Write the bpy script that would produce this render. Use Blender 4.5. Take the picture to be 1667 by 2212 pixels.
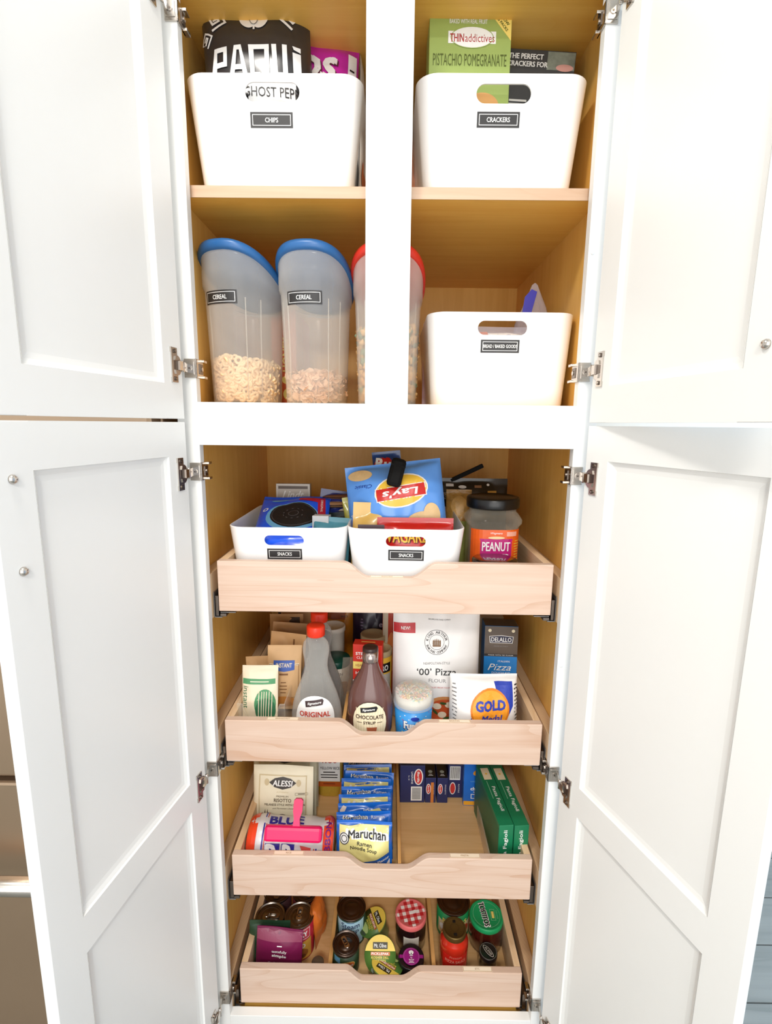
import bpy, bmesh, math, random
from mathutils import Vector, Matrix
for o in list(bpy.data.objects): bpy.data.objects.remove(o, do_unlink=True)
C = bpy.context.scene.collection
SC = bpy.context.scene
PI = math.pi
Z0 = 1.5                                   # height of the measuring line above the floor
def R(d): return math.radians(d)

# ---------------------------------------------------------------- camera
cd = bpy.data.cameras.new('camera'); cam = bpy.data.objects.new('camera', cd); C.objects.link(cam); SC.camera = cam
cd.sensor_fit = 'VERTICAL'; cd.sensor_height = 24.0; cd.lens = 1080.1*24.0/2212; cd.clip_start = .02
pit, yaw, rol = .174, -.0059, .011
fw = Vector((math.sin(yaw)*math.cos(pit), math.cos(yaw)*math.cos(pit), -math.sin(pit)))
rt = Vector((math.cos(yaw), -math.sin(yaw), 0)); up = rt.cross(fw)
r2 = rt*math.cos(rol)+up*math.sin(rol); u2 = -rt*math.sin(rol)+up*math.cos(rol)
cam.matrix_world = Matrix(((r2.x,u2.x,-fw.x,.0064),(r2.y,u2.y,-fw.y,-.9239),(r2.z,u2.z,-fw.z,Z0-.0186),(0,0,0,1)))

# ---------------------------------------------------------------- world, lights, exposure
w = bpy.data.worlds.new('world'); SC.world = w; w.use_nodes = True
w.node_tree.nodes['Background'].inputs[0].default_value = (.93,.96,1,1)
w.node_tree.nodes['Background'].inputs[1].default_value = .72
def area(name, loc, size, power, col=(1,.96,.9), rot=(0,0,0), spread=180):
    l = bpy.data.lights.new(name,'AREA'); l.shape='DISK'; l.size=size; l.energy=power; l.color=col; l.spread=R(spread)
    o = bpy.data.objects.new(name,l); C.objects.link(o); o.location=loc; o.rotation_euler=rot; return o
area('assumed_ceiling_lamp', (-.36,-.62,2.60), .22, 10)  # assumed lamp out of view, set to cast the lower right door's shadow
area('assumed_ceiling_lamp', (-1.25,-1.5,2.60), .24, 1.5)  # assumed lamp out of view, weak extra light from the left
area('assumed_ceiling_lamp', (1.25,-1.5,2.60), .24, 1.5)  # assumed lamp out of view, weak extra light from the right
area('assumed_ceiling_lamp', (0,-2.2,2.60), .5, 42)  # assumed lamp out of view, lights the pull-out floors from above
o=area('front_fill_lamp', (0,-3.1,1.25), 2.4, 45, (1,.97,.94), (R(90),0,0))  # added fill lamp behind the camera, brightens the cabinet interior
o.data.shape='RECTANGLE'; o.data.size=2.6; o.data.size_y=2.0
area('side_fill_lamp', (2.12,.12,1.25), 1.1, 22, (.55,.76,1), (0,R(90),0))  # added blue lamp, no window here; stands in for daylight on the door edge
SC.view_settings.view_transform='Standard'; SC.view_settings.look='None'; SC.view_settings.gamma=1
SC.view_settings.use_curve_mapping=False; SC.view_settings.exposure=.08

# ---------------------------------------------------------------- materials
MC = {}
def lin(c):
    return tuple(((x/255)/12.92 if x/255<=.04045 else ((x/255+.055)/1.055)**2.4) for x in c)
def nt(name):
    m = bpy.data.materials.new(name); m.use_nodes=True; t=m.node_tree; return m,t,t.nodes['Principled BSDF']
def N(t,k,**kw):
    n=t.nodes.new(k)
    for a,b in kw.items(): setattr(n,a,b)
    return n
def M(name, rgb=None, rough=.45, metal=0, spec=.5, coat=0, var=.05, bump=0, scale=60, sub=0):
    if name in MC: return MC[name]
    m,t,b=nt(name); c=lin(rgb)
    n=N(t,'ShaderNodeTexNoise'); n.inputs['Scale'].default_value=scale; n.inputs['Detail'].default_value=3
    tc=N(t,'ShaderNodeTexCoord'); t.links.new(tc.outputs['Object'],n.inputs['Vector'])
    mx=N(t,'ShaderNodeMix',data_type='RGBA')
    mx.inputs[6].default_value=tuple(max(0,x*(1-var)) for x in c)+(1,); mx.inputs[7].default_value=tuple(min(1,x*(1+var)) for x in c)+(1,)
    t.links.new(n.outputs[0],mx.inputs[0]); t.links.new(mx.outputs[2],b.inputs['Base Color'])
    b.inputs['Roughness'].default_value=rough; b.inputs['Metallic'].default_value=metal
    b.inputs['Specular IOR Level'].default_value=spec; b.inputs['Coat Weight'].default_value=coat; b.inputs['Coat Roughness'].default_value=.15
    if bump:
        bp=N(t,'ShaderNodeBump'); bp.inputs['Strength'].default_value=bump; bp.inputs['Distance'].default_value=.004
        t.links.new(n.outputs[0],bp.inputs['Height']); t.links.new(bp.outputs[0],b.inputs['Normal'])
    MC[name]=m; return m
def wood(name, c1, c2, along=0, scale=1.0, rough=.4, dist=4.0, fig=1.0):
    """straight-grained timber, grain running along axis 0/1/2"""
    if name in MC: return MC[name]
    m,t,b=nt(name); tc=N(t,'ShaderNodeTexCoord'); mp=N(t,'ShaderNodeMapping'); L=t.links.new
    L(tc.outputs['Object'],mp.inputs['Vector'])
    s=[38*scale]*3; s[along]=2.2*scale; mp.inputs['Scale'].default_value=s
    n1=N(t,'ShaderNodeTexNoise'); n1.inputs['Scale'].default_value=1; n1.inputs['Detail'].default_value=4; n1.inputs['Distortion'].default_value=dist*.25
    L(mp.outputs[0],n1.inputs['Vector'])
    mp2=N(t,'ShaderNodeMapping'); s2=[300*scale]*3; s2[along]=9*scale; mp2.inputs['Scale'].default_value=s2
    L(tc.outputs['Object'],mp2.inputs['Vector'])
    n2=N(t,'ShaderNodeTexNoise'); n2.inputs['Scale'].default_value=1; n2.inputs['Detail'].default_value=2; L(mp2.outputs[0],n2.inputs['Vector'])
    # cathedral figure: rings cut by the board face
    mp3=N(t,'ShaderNodeMapping'); s3=[16*scale]*3; s3[along]=1.7*scale; mp3.inputs['Scale'].default_value=s3; L(tc.outputs['Object'],mp3.inputs['Vector'])
    n3=N(t,'ShaderNodeTexNoise'); n3.inputs['Scale'].default_value=1; n3.inputs['Detail'].default_value=1.5; L(mp3.outputs[0],n3.inputs['Vector'])
    ma=N(t,'ShaderNodeMath',operation='MULTIPLY'); ma.inputs[1].default_value=9; L(n3.outputs[0],ma.inputs[0])
    fr=N(t,'ShaderNodeMath',operation='FRACT'); L(ma.outputs[0],fr.inputs[0])
    rp=N(t,'ShaderNodeValToRGB'); rp.color_ramp.elements[0].position=0; rp.color_ramp.elements[0].color=(1,1,1,1)
    rp.color_ramp.elements[1].position=.22; rp.color_ramp.elements[1].color=(0,0,0,1); L(fr.outputs[0],rp.inputs[0])
    a1=N(t,'ShaderNodeMath',operation='MULTIPLY_ADD'); L(n2.outputs[0],a1.inputs[0]); a1.inputs[1].default_value=.35; L(n1.outputs[0],a1.inputs[2])
    a2=N(t,'ShaderNodeMath',operation='MULTIPLY_ADD'); L(rp.outputs[0],a2.inputs[0]); a2.inputs[1].default_value=.38*fig; L(a1.outputs[0],a2.inputs[2])
    mr=N(t,'ShaderNodeMapRange'); mr.inputs[1].default_value=.35; mr.inputs[2].default_value=1.2; L(a2.outputs[0],mr.inputs[0])
    mx=N(t,'ShaderNodeMix',data_type='RGBA'); mx.inputs[6].default_value=lin(c1)+(1,); mx.inputs[7].default_value=lin(c2)+(1,)
    L(mr.outputs[0],mx.inputs[0]); L(mx.outputs[2],b.inputs['Base Color']); b.inputs['Roughness'].default_value=rough
    b.inputs['Specular IOR Level'].default_value=.35
    MC[name]=m; return m
def plywood(name):
    """layered plywood edge: thin plies stacked across x"""
    if name in MC: return MC[name]
    m,t,b=nt(name); tc=N(t,'ShaderNodeTexCoord'); L=t.links.new
    sx=N(t,'ShaderNodeSeparateXYZ'); L(tc.outputs['Object'],sx.inputs[0])
    mu=N(t,'ShaderNodeMath',operation='MULTIPLY'); mu.inputs[1].default_value=360; L(sx.outputs[0],mu.inputs[0])
    fr=N(t,'ShaderNodeMath',operation='FRACT'); L(mu.outputs[0],fr.inputs[0])
    rp=N(t,'ShaderNodeValToRGB'); e=rp.color_ramp.elements; e[0].position=.0; e[0].color=lin((158,120,84))+(1,); e[1].position=.45; e[1].color=lin((222,190,152))+(1,)
    L(fr.outputs[0],rp.inputs[0]); L(rp.outputs[0],b.inputs['Base Color']); b.inputs['Roughness'].default_value=.6
    MC[name]=m; return m
def clear(name, rgb=(255,255,255), a0=.12, a1=.75, rough=.12, white=0.0):
    """thin clear plastic or glass: see-through face on, more solid at grazing angles"""
    if name in MC: return MC[name]
    m,t,b=nt(name); L=t.links.new; b.inputs['Base Color'].default_value=lin(rgb)+(1,); b.inputs['Roughness'].default_value=rough
    nz=N(t,'ShaderNodeTexNoise'); nz.inputs['Scale'].default_value=30; tc=N(t,'ShaderNodeTexCoord'); L(tc.outputs['Object'],nz.inputs['Vector'])
    mr0=N(t,'ShaderNodeMapRange'); mr0.inputs[3].default_value=rough*.7; mr0.inputs[4].default_value=rough*1.3; L(nz.outputs[0],mr0.inputs[0]); L(mr0.outputs[0],b.inputs['Roughness'])
    tr=N(t,'ShaderNodeBsdfTransparent'); tr.inputs[0].default_value=tuple(1-(1-x)*.35 for x in lin(rgb))+(1,)
    lw=N(t,'ShaderNodeLayerWeight'); lw.inputs[0].default_value=.35
    mr=N(t,'ShaderNodeMapRange'); mr.inputs[3].default_value=a0; mr.inputs[4].default_value=a1; L(lw.outputs['Facing'],mr.inputs[0])
    mx=N(t,'ShaderNodeMixShader'); L(mr.outputs[0],mx.inputs[0]); L(tr.outputs[0],mx.inputs[1]); L(b.outputs[0],mx.inputs[2])
    L(mx.outputs[0],t.nodes['Material Output'].inputs[0]); MC[name]=m; return m

PAINT = M('white_paint',(236,236,233),.32,var=.006)
BINW  = M('white_plastic',(250,250,250),.22,var=.004)
MAPLE = wood('maple_front',(220,197,180),(196,158,132),0,.8,.38,4,.75)
MAPLEY= wood('maple_side',(240,212,178),(205,165,118),1,.8,.4,4,.4)
VENZ  = wood('veneer_upright',(246,196,108),(226,168,76),2,.8,.38,4,.3)
VENX  = wood('veneer_shelf',(248,198,100),(230,170,70),0,.8,.38,4,.3)
EDGE  = wood('shelf_edging',(208,178,152),(190,150,118),0,1,.4,4,.3)
PLYB  = wood('drawer_bottom_ply',(246,204,146),(220,172,110),0,.7,.4,5,.5)
PLY   = plywood('plywood_edge')
NICK  = M('nickel',(205,198,190),.22,1,var=.03)
NICKD = M('dark_nickel',(120,110,102),.3,1,var=.05)
GALV  = M('zinc_slide',(150,150,150),.35,.9)
BLK   = M('black_print',(22,22,24),.4)
CHALK = M('chalk_black',(44,43,44),.5)
WHT   = M('white_print',(245,245,243),.45)
def col(name, r,g,b, rough=.42, **k): return M(name,(r,g,b),rough,**k)

# ---------------------------------------------------------------- mesh helpers
TX = {}
def text2d(s, bold, shear):
    k=(s,bold,shear)
    if k in TX: return TX[k]
    cu=bpy.data.curves.new('lettering','FONT'); cu.body=s; cu.size=1; cu.resolution_u=2; cu.offset=bold; cu.shear=shear
    cu.align_x='CENTER'
    o=bpy.data.objects.new('lettering',cu); me=o.to_mesh()
    vs=[(v.co.x,v.co.y) for v in me.vertices]; fs=[tuple(p.vertices) for p in me.polygons]
    o.to_mesh_clear(); bpy.data.objects.remove(o); bpy.data.curves.remove(cu)
    xs=[v[0] for v in vs]; ys=[v[1] for v in vs]
    TX[k]=(vs,fs,min(xs),max(xs),min(ys),max(ys)); return TX[k]
# art items: (verts2d, faces, material, layer)
def rot2(vs, cu, cv, a):
    if not a: return vs
    c,s=math.cos(R(a)),math.sin(R(a)); return [(cu+(q[0]-cu)*c-(q[1]-cv)*s, cv+(q[0]-cu)*s+(q[1]-cv)*c)+tuple(q[2:]) for q in vs]
def A(u0,v0,u1,v1,m,L=1,rot=0): return (rot2([(u0,v0),(u1,v0),(u1,v1),(u0,v1)],(u0+u1)/2,(v0+v1)/2,rot),[(0,1,2,3)],m,L)
def P(pts,m,L=1): return (list(pts),[tuple(range(len(pts)))],m,L)
def E(cu,cv,ru,rv,m,L=1,n=26,rot=0,a0=0,a1=360):
    full=abs(a1-a0)>=360; k=n if full else n+1
    return (rot2([(cu+ru*math.cos(R(a0+(a1-a0)*i/n)),cv+rv*math.sin(R(a0+(a1-a0)*i/n))) for i in range(k)],cu,cv,rot),[tuple(range(k))],m,L)
def RING(cu,cv,ru,rv,th,m,L=1,n=28):
    vs=[(cu+(ru-j*th)*math.cos(2*PI*i/n),cv+(rv-j*th)*math.sin(2*PI*i/n)) for j in (0,1) for i in range(n)]
    return (vs,[(i,(i+1)%n,n+(i+1)%n,n+i) for i in range(n)],m,L)
def FR(u0,v0,u1,v1,t,m,L=2):
    vs=[(u0,v0),(u1,v0),(u1,v1),(u0,v1),(u0+t,v0+t),(u1-t,v0+t),(u1-t,v1-t),(u0+t,v1-t)]
    return (vs,[(0,1,5,4),(1,2,6,5),(2,3,7,6),(3,0,4,7)],m,L)
def T(s,u,v,h,m,L=2,w=None,bold=.0,rot=0,shear=0):
    """lettering centred on (u,v), h tall, optionally w wide"""
    vs,fs,x0,x1,y0,y1=text2d(s,0,shear); k=h/max(y1-y0,1e-6); kx=k if w is None else w/max(x1-x0,1e-6)
    out=[((x-(x0+x1)/2)*kx,(y-(y0+y1)/2)*k) for x,y in vs]
    if bold:
        b=bold*min(k,kx)*1.1; n0=len(out); base=out; f0=fs; out=[];fs=[]
        for j,(dx,dy) in enumerate(((1,0),(-1,0),(0,1),(0,-1),(.7,.7),(-.7,.7),(.7,-.7),(-.7,-.7)) if bold>=.05 else ((1,.6),(-1,.6),(1,-.6),(-1,-.6))):
            out=out+[(x+dx*b,y+dy*b,.07*j) for x,y in base]; fs=fs+[tuple(i+j*n0 for i in f) for f in f0]
    out=[(u+q[0],v+q[1])+tuple(q[2:]) for q in out]
    return (rot2(out,u,v,rot),fs,m,L)
def LINES(u,v,w,n,gap,h,m,L=2,seed=1):
    r=random.Random(seed); vs=[];fs=[]
    for i in range(n):
        ww=w*r.uniform(.6,1); y=v-i*gap; k=len(vs); vs+=[(u-ww/2,y),(u+ww/2,y),(u+ww/2,y+h),(u-ww/2,y+h)]; fs.append((k,k+1,k+2,k+3))
    return (vs,fs,m,L)

class MB:
    def __init__(s): s.v=[];s.f=[];s.mi=[];s.sm=[];s.mats=[]
    def m(s,mat):
        if mat not in s.mats: s.mats.append(mat)
        return s.mats.index(mat)
    def add(s,vs,fs,mat,smooth=False):
        k=len(s.v); s.v+=[tuple(v) for v in vs]; i=s.m(mat)
        for f in fs: s.f.append(tuple(k+a for a in f)); s.mi.append(i); s.sm.append(smooth)
        return s
    def box(s,x0,x1,y0,y1,z0,z1,mat,bev=0):
        if bev:
            bm=bmesh.new(); bmesh.ops.create_cube(bm,size=1)
            for v in bm.verts: v.co=Vector(((x0+x1)/2+v.co.x*(x1-x0),(y0+y1)/2+v.co.y*(y1-y0),(z0+z1)/2+v.co.z*(z1-z0)))
            bmesh.ops.bevel(bm,geom=bm.edges[:],offset=bev,segments=2,affect='EDGES',profile=.5)
            s.bm(bm,mat); return s
        vs=[(x,y,z) for z in (z0,z1) for y in (y0,y1) for x in (x0,x1)]
        return s.add(vs,[(0,2,3,1),(4,5,7,6),(0,1,5,4),(1,3,7,5),(3,2,6,7),(2,0,4,6)],mat)
    def bm(s,bm,mat,smooth=False):
        bm.verts.index_update(); s.add([v.co for v in bm.verts],[[v.index for v in f.verts] for f in bm.faces],mat,smooth); bm.free(); return s
    def lathe(s,prof,mat,n=40,c=(0,0,0),sx=1,sy=1,smooth=True,flute=None):
        """prof: (r,z) bottom to top"""
        k=len(s.v); vs=[];fs=[]; m=len(prof)
        for r,z in prof:
            for i in range(n):
                a=2*PI*i/n; q=r*(1+(flute(a,z) if flute else 0)); vs.append((c[0]+q*sx*math.sin(a),c[1]-q*sy*math.cos(a),c[2]+z))
        for j in range(m-1):
            for i in range(n): fs.append((j*n+i,j*n+(i+1)%n,(j+1)*n+(i+1)%n,(j+1)*n+i))
        if prof[0][0]>1e-6: fs.append(tuple(range(n))[::-1])
        if prof[-1][0]>1e-6: fs.append(tuple((m-1)*n+i for i in range(n)))
        return s.add(vs,fs,mat,smooth)
    def prism(s,pts,fn,d0,d1,mat):
        """extrude a 2d outline between depths d0..d1; fn(u,v,d) gives the point"""
        n=len(pts); vs=[fn(u,v,d0) for u,v in pts]+[fn(u,v,d1) for u,v in pts]
        fs=[tuple(range(n)),tuple(range(2*n-1,n-1,-1))]+[(i,n+i,n+(i+1)%n,(i+1)%n) for i in range(n)]
        return s.add(vs,fs,mat)
    def grid(s,fn,nu,nv,mat,smooth=True):
        vs=[fn(i/nu,j/nv) for j in range(nv+1) for i in range(nu+1)]
        return s.add(vs,[(j*(nu+1)+i,j*(nu+1)+i+1,(j+1)*(nu+1)+i+1,(j+1)*(nu+1)+i) for j in range(nv) for i in range(nu)],mat,smooth)
    def tube(s,pts,r,mat,n=8):
        pts=[Vector(p) for p in pts]; vs=[];fs=[]
        for i,p in enumerate(pts):
            d=(pts[min(i+1,len(pts)-1)]-pts[max(i-1,0)]).normalized(); a=d.cross(Vector((0,0,1)))
            if a.length<.05: a=d.cross(Vector((1,0,0)))
            a.normalize(); b=d.cross(a)
            vs+=[p+(a*math.cos(2*PI*k/n)+b*math.sin(2*PI*k/n))*r for k in range(n)]
        for i in range(len(pts)-1): fs+=[(i*n+k,i*n+(k+1)%n,(i+1)*n+(k+1)%n,(i+1)*n+k) for k in range(n)]
        fs+=[tuple(range(n))[::-1],tuple((len(pts)-1)*n+k for k in range(n))]
        return s.add(vs,fs,mat,True)
    def art(s,S,items,lay=.0003,mx=0,smooth=False):
        """lay printed shapes on the surface S(u,v,lift)"""
        for vs,fs,mat,L in items:
            if mx:
                bm=bmesh.new(); bv=[bm.verts.new((q[0],q[1],q[2]*1e-6 if len(q)>2 else 0)) for q in vs]
                for f in fs:
                    try: bm.faces.new([bv[i] for i in f])
                    except ValueError: pass
                bmesh.ops.triangulate(bm,faces=bm.faces[:])
                for _ in range(7):
                    ed=[e for e in bm.edges if e.calc_length()>mx]
                    if not ed: break
                    bmesh.ops.subdivide_edges(bm,edges=ed,cuts=1); bmesh.ops.triangulate(bm,faces=[f for f in bm.faces if len(f.verts)>3])
                bm.verts.index_update()
                vs=[(v.co.x,v.co.y,v.co.z*1e6) for v in bm.verts]; fs=[[v.index for v in f.verts] for f in bm.faces]; bm.free()
            s.add([S(q[0],q[1],(L+(q[2] if len(q)>2 else 0))*lay) for q in vs],fs,mat,smooth)
        return s
    def xf(s,Mx): s.v=[tuple(Mx@Vector(v)) for v in s.v]; return s
    def mesh(s,name,fix=True):
        me=bpy.data.meshes.new(name); me.from_pydata(s.v,[],s.f)
        for m in s.mats: me.materials.append(m)
        for p,i,q in zip(me.polygons,s.mi,s.sm): p.material_index=i; p.use_smooth=q
        me.validate()
        if fix:
            bm=bmesh.new(); bm.from_mesh(me); bmesh.ops.recalc_face_normals(bm,faces=bm.faces); bm.to_mesh(me); bm.free()
        return me
    def build(s,name,parent=None,loc=(0,0,0),rot=(0,0,0),smooth_angle=None):
        o=bpy.data.objects.new(name,s.mesh(name)); C.objects.link(o); o.location=loc; o.rotation_euler=rot
        if parent: o.parent=parent
        return o
def tag(o,label,cat=None,group=None,kind=None):
    if label: o['label']=label
    if cat: o['category']=cat
    if group: o['group']=group
    if kind: o['kind']=kind
    return o
def place(o,loc,rot=(0,0,0)):
    o.location=(loc[0],loc[1],loc[2]+Z0); o.rotation_euler=tuple(R(a) for a in rot); return o
def thing(name,label,cat,loc,rot=(0,0,0),group=None):
    o=bpy.data.objects.new(name,None); C.objects.link(o); o.empty_display_size=.02; place(o,loc,rot); return tag(o,label,cat,group)
def solo(name,mb,label,cat,loc,rot=(0,0,0),group=None,kind=None):
    o=mb.build(name); place(o,loc,rot); return tag(o,label,cat,group,kind)
def dup(root,loc,rot,label,group=None):
    c=root.copy(); C.objects.link(c); place(c,loc,rot); c['label']=label
    if group: c['group']=group
    for ch in list(root.children):
        d=ch.copy(); C.objects.link(d); d.parent=c
        for g in ch.children:
            e=g.copy(); C.objects.link(e); e.parent=d
    return c
def flat(y): return lambda u,v,o:(u,y-o,v)
def flatx(x,sg=1): return lambda u,v,o:(x+sg*o,u,v)
def top(z): return lambda u,v,o:(u,v,z+o)
def cyl(r,sy=1): return lambda u,v,o:((r+o)*math.sin(u/r),-(r+o)*sy*math.cos(u/r),v)
def pill(w,h,t,seed=0,wr=.0016,bottom=False,crimp=.012,pu=2.4,pv=2.2):
    """soft bag: returns (front surface, back surface); x centred, v from 0 at its base"""
    r=random.Random(seed); ph=[(r.uniform(20,70),r.uniform(-70,70),r.uniform(0,6.28)) for _ in range(6)]
    ed=[(r.uniform(30,90),r.uniform(0,6)) for _ in range(4)]
    fo=[(r.uniform(-.5,.5)*w,r.uniform(.1,.9)*h,r.uniform(0,PI),r.uniform(.008,.014),r.uniform(-1,1),r.uniform(.02,.06)) for _ in range(16)]
    def crease(u,v):
        t_=0
        for x,y,a_,sg,am,ln in fo:
            d=(u-x)*math.sin(a_)-(v-y)*math.cos(a_); l=(u-x)*math.cos(a_)+(v-y)*math.sin(a_)
            if abs(l)<ln*2 and abs(d)<sg*4: t_+=am*math.exp(-abs(d)/sg)*max(0,1-(l/ln/2)**2)
        return t_
    def dep(u,v):
        a=min(1,abs(2*u/w)); bb=v/h
        if bottom: q=max(0,1-bb)**.75*1.35 if bb>.04 else 1.31*(bb/.04)**.5
        else:
            c=crimp/h; k=min(1,max(0,(bb-c)/(1-2*c))); q=max(0,1-abs(2*k-1)**pv)
        f=max(0,1-a**pu)**.6*(q**.6 if not bottom else min(1,q))
        e=(sum(math.sin(u*x+v*y+p) for x,y,p in ph)/6*wr*2.0+crease(u,v)*wr*.9)*min(1,f*3)
        s=sum(math.sin(u*k+p) for k,p in ed)/4*wr*2.6*(max(0,abs(2*bb-1)-.35)/.65)*(1 if f>.01 else 0)
        return max(0,f*t/2+e+s)+.0005
    wav=lambda u,v:.0018*math.sin(u*40+seed)*(v/h)
    F=lambda u,v,o:(u,wav(u,v)-dep(u,v)-o,v)
    B=lambda u,v,o:(u,wav(u,v)+dep(u,v)+o,v)
    return F,B
def bag(mb,w,h,t,mat,seed=0,back=None,nu=44,nv=44,**k):
    F,B=pill(w,h,t,seed,**k)
    mb.grid(lambda a,b:F((a-.5)*w,b*h,0),nu,nv,mat)
    mb.grid(lambda a,b:B((.5-a)*w,b*h,0),nu,nv,back or mat)
    return F
def rrect(w,d,r,n=6):
    pts=[]
    for cx,cy,a0 in ((w/2-r,d/2-r,0),(-w/2+r,d/2-r,90),(-w/2+r,-d/2+r,180),(w/2-r,-d/2+r,270)):
        pts+=[(cx+r*math.cos(R(a0+90*i/n)),cy+r*math.sin(R(a0+90*i/n))) for i in range(n+1)]
    return pts
def loft(mb,rings,mat,smooth=True,cap0=True,cap1=True):
    n=len(rings[0]); vs=[p for r in rings for p in r]; fs=[]
    for j in range(len(rings)-1): fs+=[(j*n+i,j*n+(i+1)%n,(j+1)*n+(i+1)%n,(j+1)*n+i) for i in range(n)]
    if cap0: fs.append(tuple(range(n))[::-1])
    if cap1: fs.append(tuple((len(rings)-1)*n+i for i in range(n)))
    return mb.add(vs,fs,mat,smooth)
def boxart(w,d,h): return flat(-d/2), flatx(-w/2,-1), flatx(w/2,1), top(h)

# ================================================================ the room
def struct(name,mb): return tag(mb.build(name,loc=(0,0,Z0)),None,kind='structure')
FLOORM=wood('grey_plank',(148,152,150),(112,118,116),0,.35,.5,4,.5)
WALLB=M('blue_wall',(176,200,232),.7,var=.02); WALLW=M('pale_wall',(232,231,226),.7,var=.02)
mb=MB()
for i in range(-16,14):
    mb.box(-2.6,2.6,i*.15+.002,(i+1)*.15-.002,-1.52,-1.5,FLOORM)
mb.box(-2.6,2.6,-2.4,2.1,-1.53,-1.503,col('floor_gap',80,82,80,.7)); struct('floor',mb)
struct('wall_back',MB().box(-2.6,2.6,.64,.70,-1.5,1.2,WALLW))
struct('wall_right',MB().box(2.2,2.26,-2.4,.64,-1.5,1.2,WALLB))
struct('wall_left',MB().box(-2.26,-2.2,-2.4,.64,-1.5,1.2,WALLW))
struct('ceiling',MB().box(-2.6,2.6,-2.9,.70,1.2,1.26,WALLW))
struct('baseboard_back',MB().box(.40,2.2,.625,.64,-1.5,-1.4,PAINT,.003))

# ---------------------------------------------------------------- pantry cabinet
XI=.366; XO=.343; YB=.60
cab=thing('pantry_cabinet','tall white pantry cabinet standing open with four doors and wooden pull-outs','cabinet',(0,.3,-Z0))
LB=(0,-.3,Z0)
mb=MB()
for s in (-1,1): mb.box(min(s*XI,s*.381),max(s*XI,s*.381),.019,YB+.012,-1.40,.74,VENZ)
mb.box(-XI,XI,YB,YB+.012,-1.40,.74,VENZ)
mb.box(-XI,XI,.019,YB,.680,.699,VENX); mb.box(-XI,XI,.019,YB,-.003,.0165,VENX); mb.box(-XI,XI,.019,YB,-.0585,-.0415,VENX)
mb.box(-XI,XI,.019,YB,-1.386,-1.368,VENX)
mb.build('carcass',cab,LB)
mb=MB()
for s in (-1,1): mb.box(min(s*XO,s*.381),max(s*XO,s*.381),0,.019,-1.40,.74,PAINT,.0008)
mb.box(-.0394,.0380,0,.0189,.0175,.668,PAINT,.0008)
mb.box(-XO,XO,0,.019,-.0601,.0174,PAINT,.0008); mb.box(-XO,XO,0,.019,-1.40,-1.354,PAINT,.0008); mb.box(-XO,XO,0,.019,.668,.74,PAINT,.0008)
for z in (.275,-.485): mb.lathe([(.004,0),(.004,.001),(.0025,.0025),(0,.003)],WHT,10); mb.v[-40:]=[(x+.350,-z2,y+z) for x,y,z2 in mb.v[-40:]]
mb.build('face_frame',cab,LB)
mb=MB(); mb.box(-XI,XI,.030,YB,.368,.387,VENX); mb.box(-XI,XI,.0285,.0300,.3678,.3872,EDGE,.0003); mb.build('shelf',cab,LB)
MB().box(-.36,.36,.07,.085,-1.5,-1.40,PAINT).build('toe_kick',cab,LB)

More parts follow.
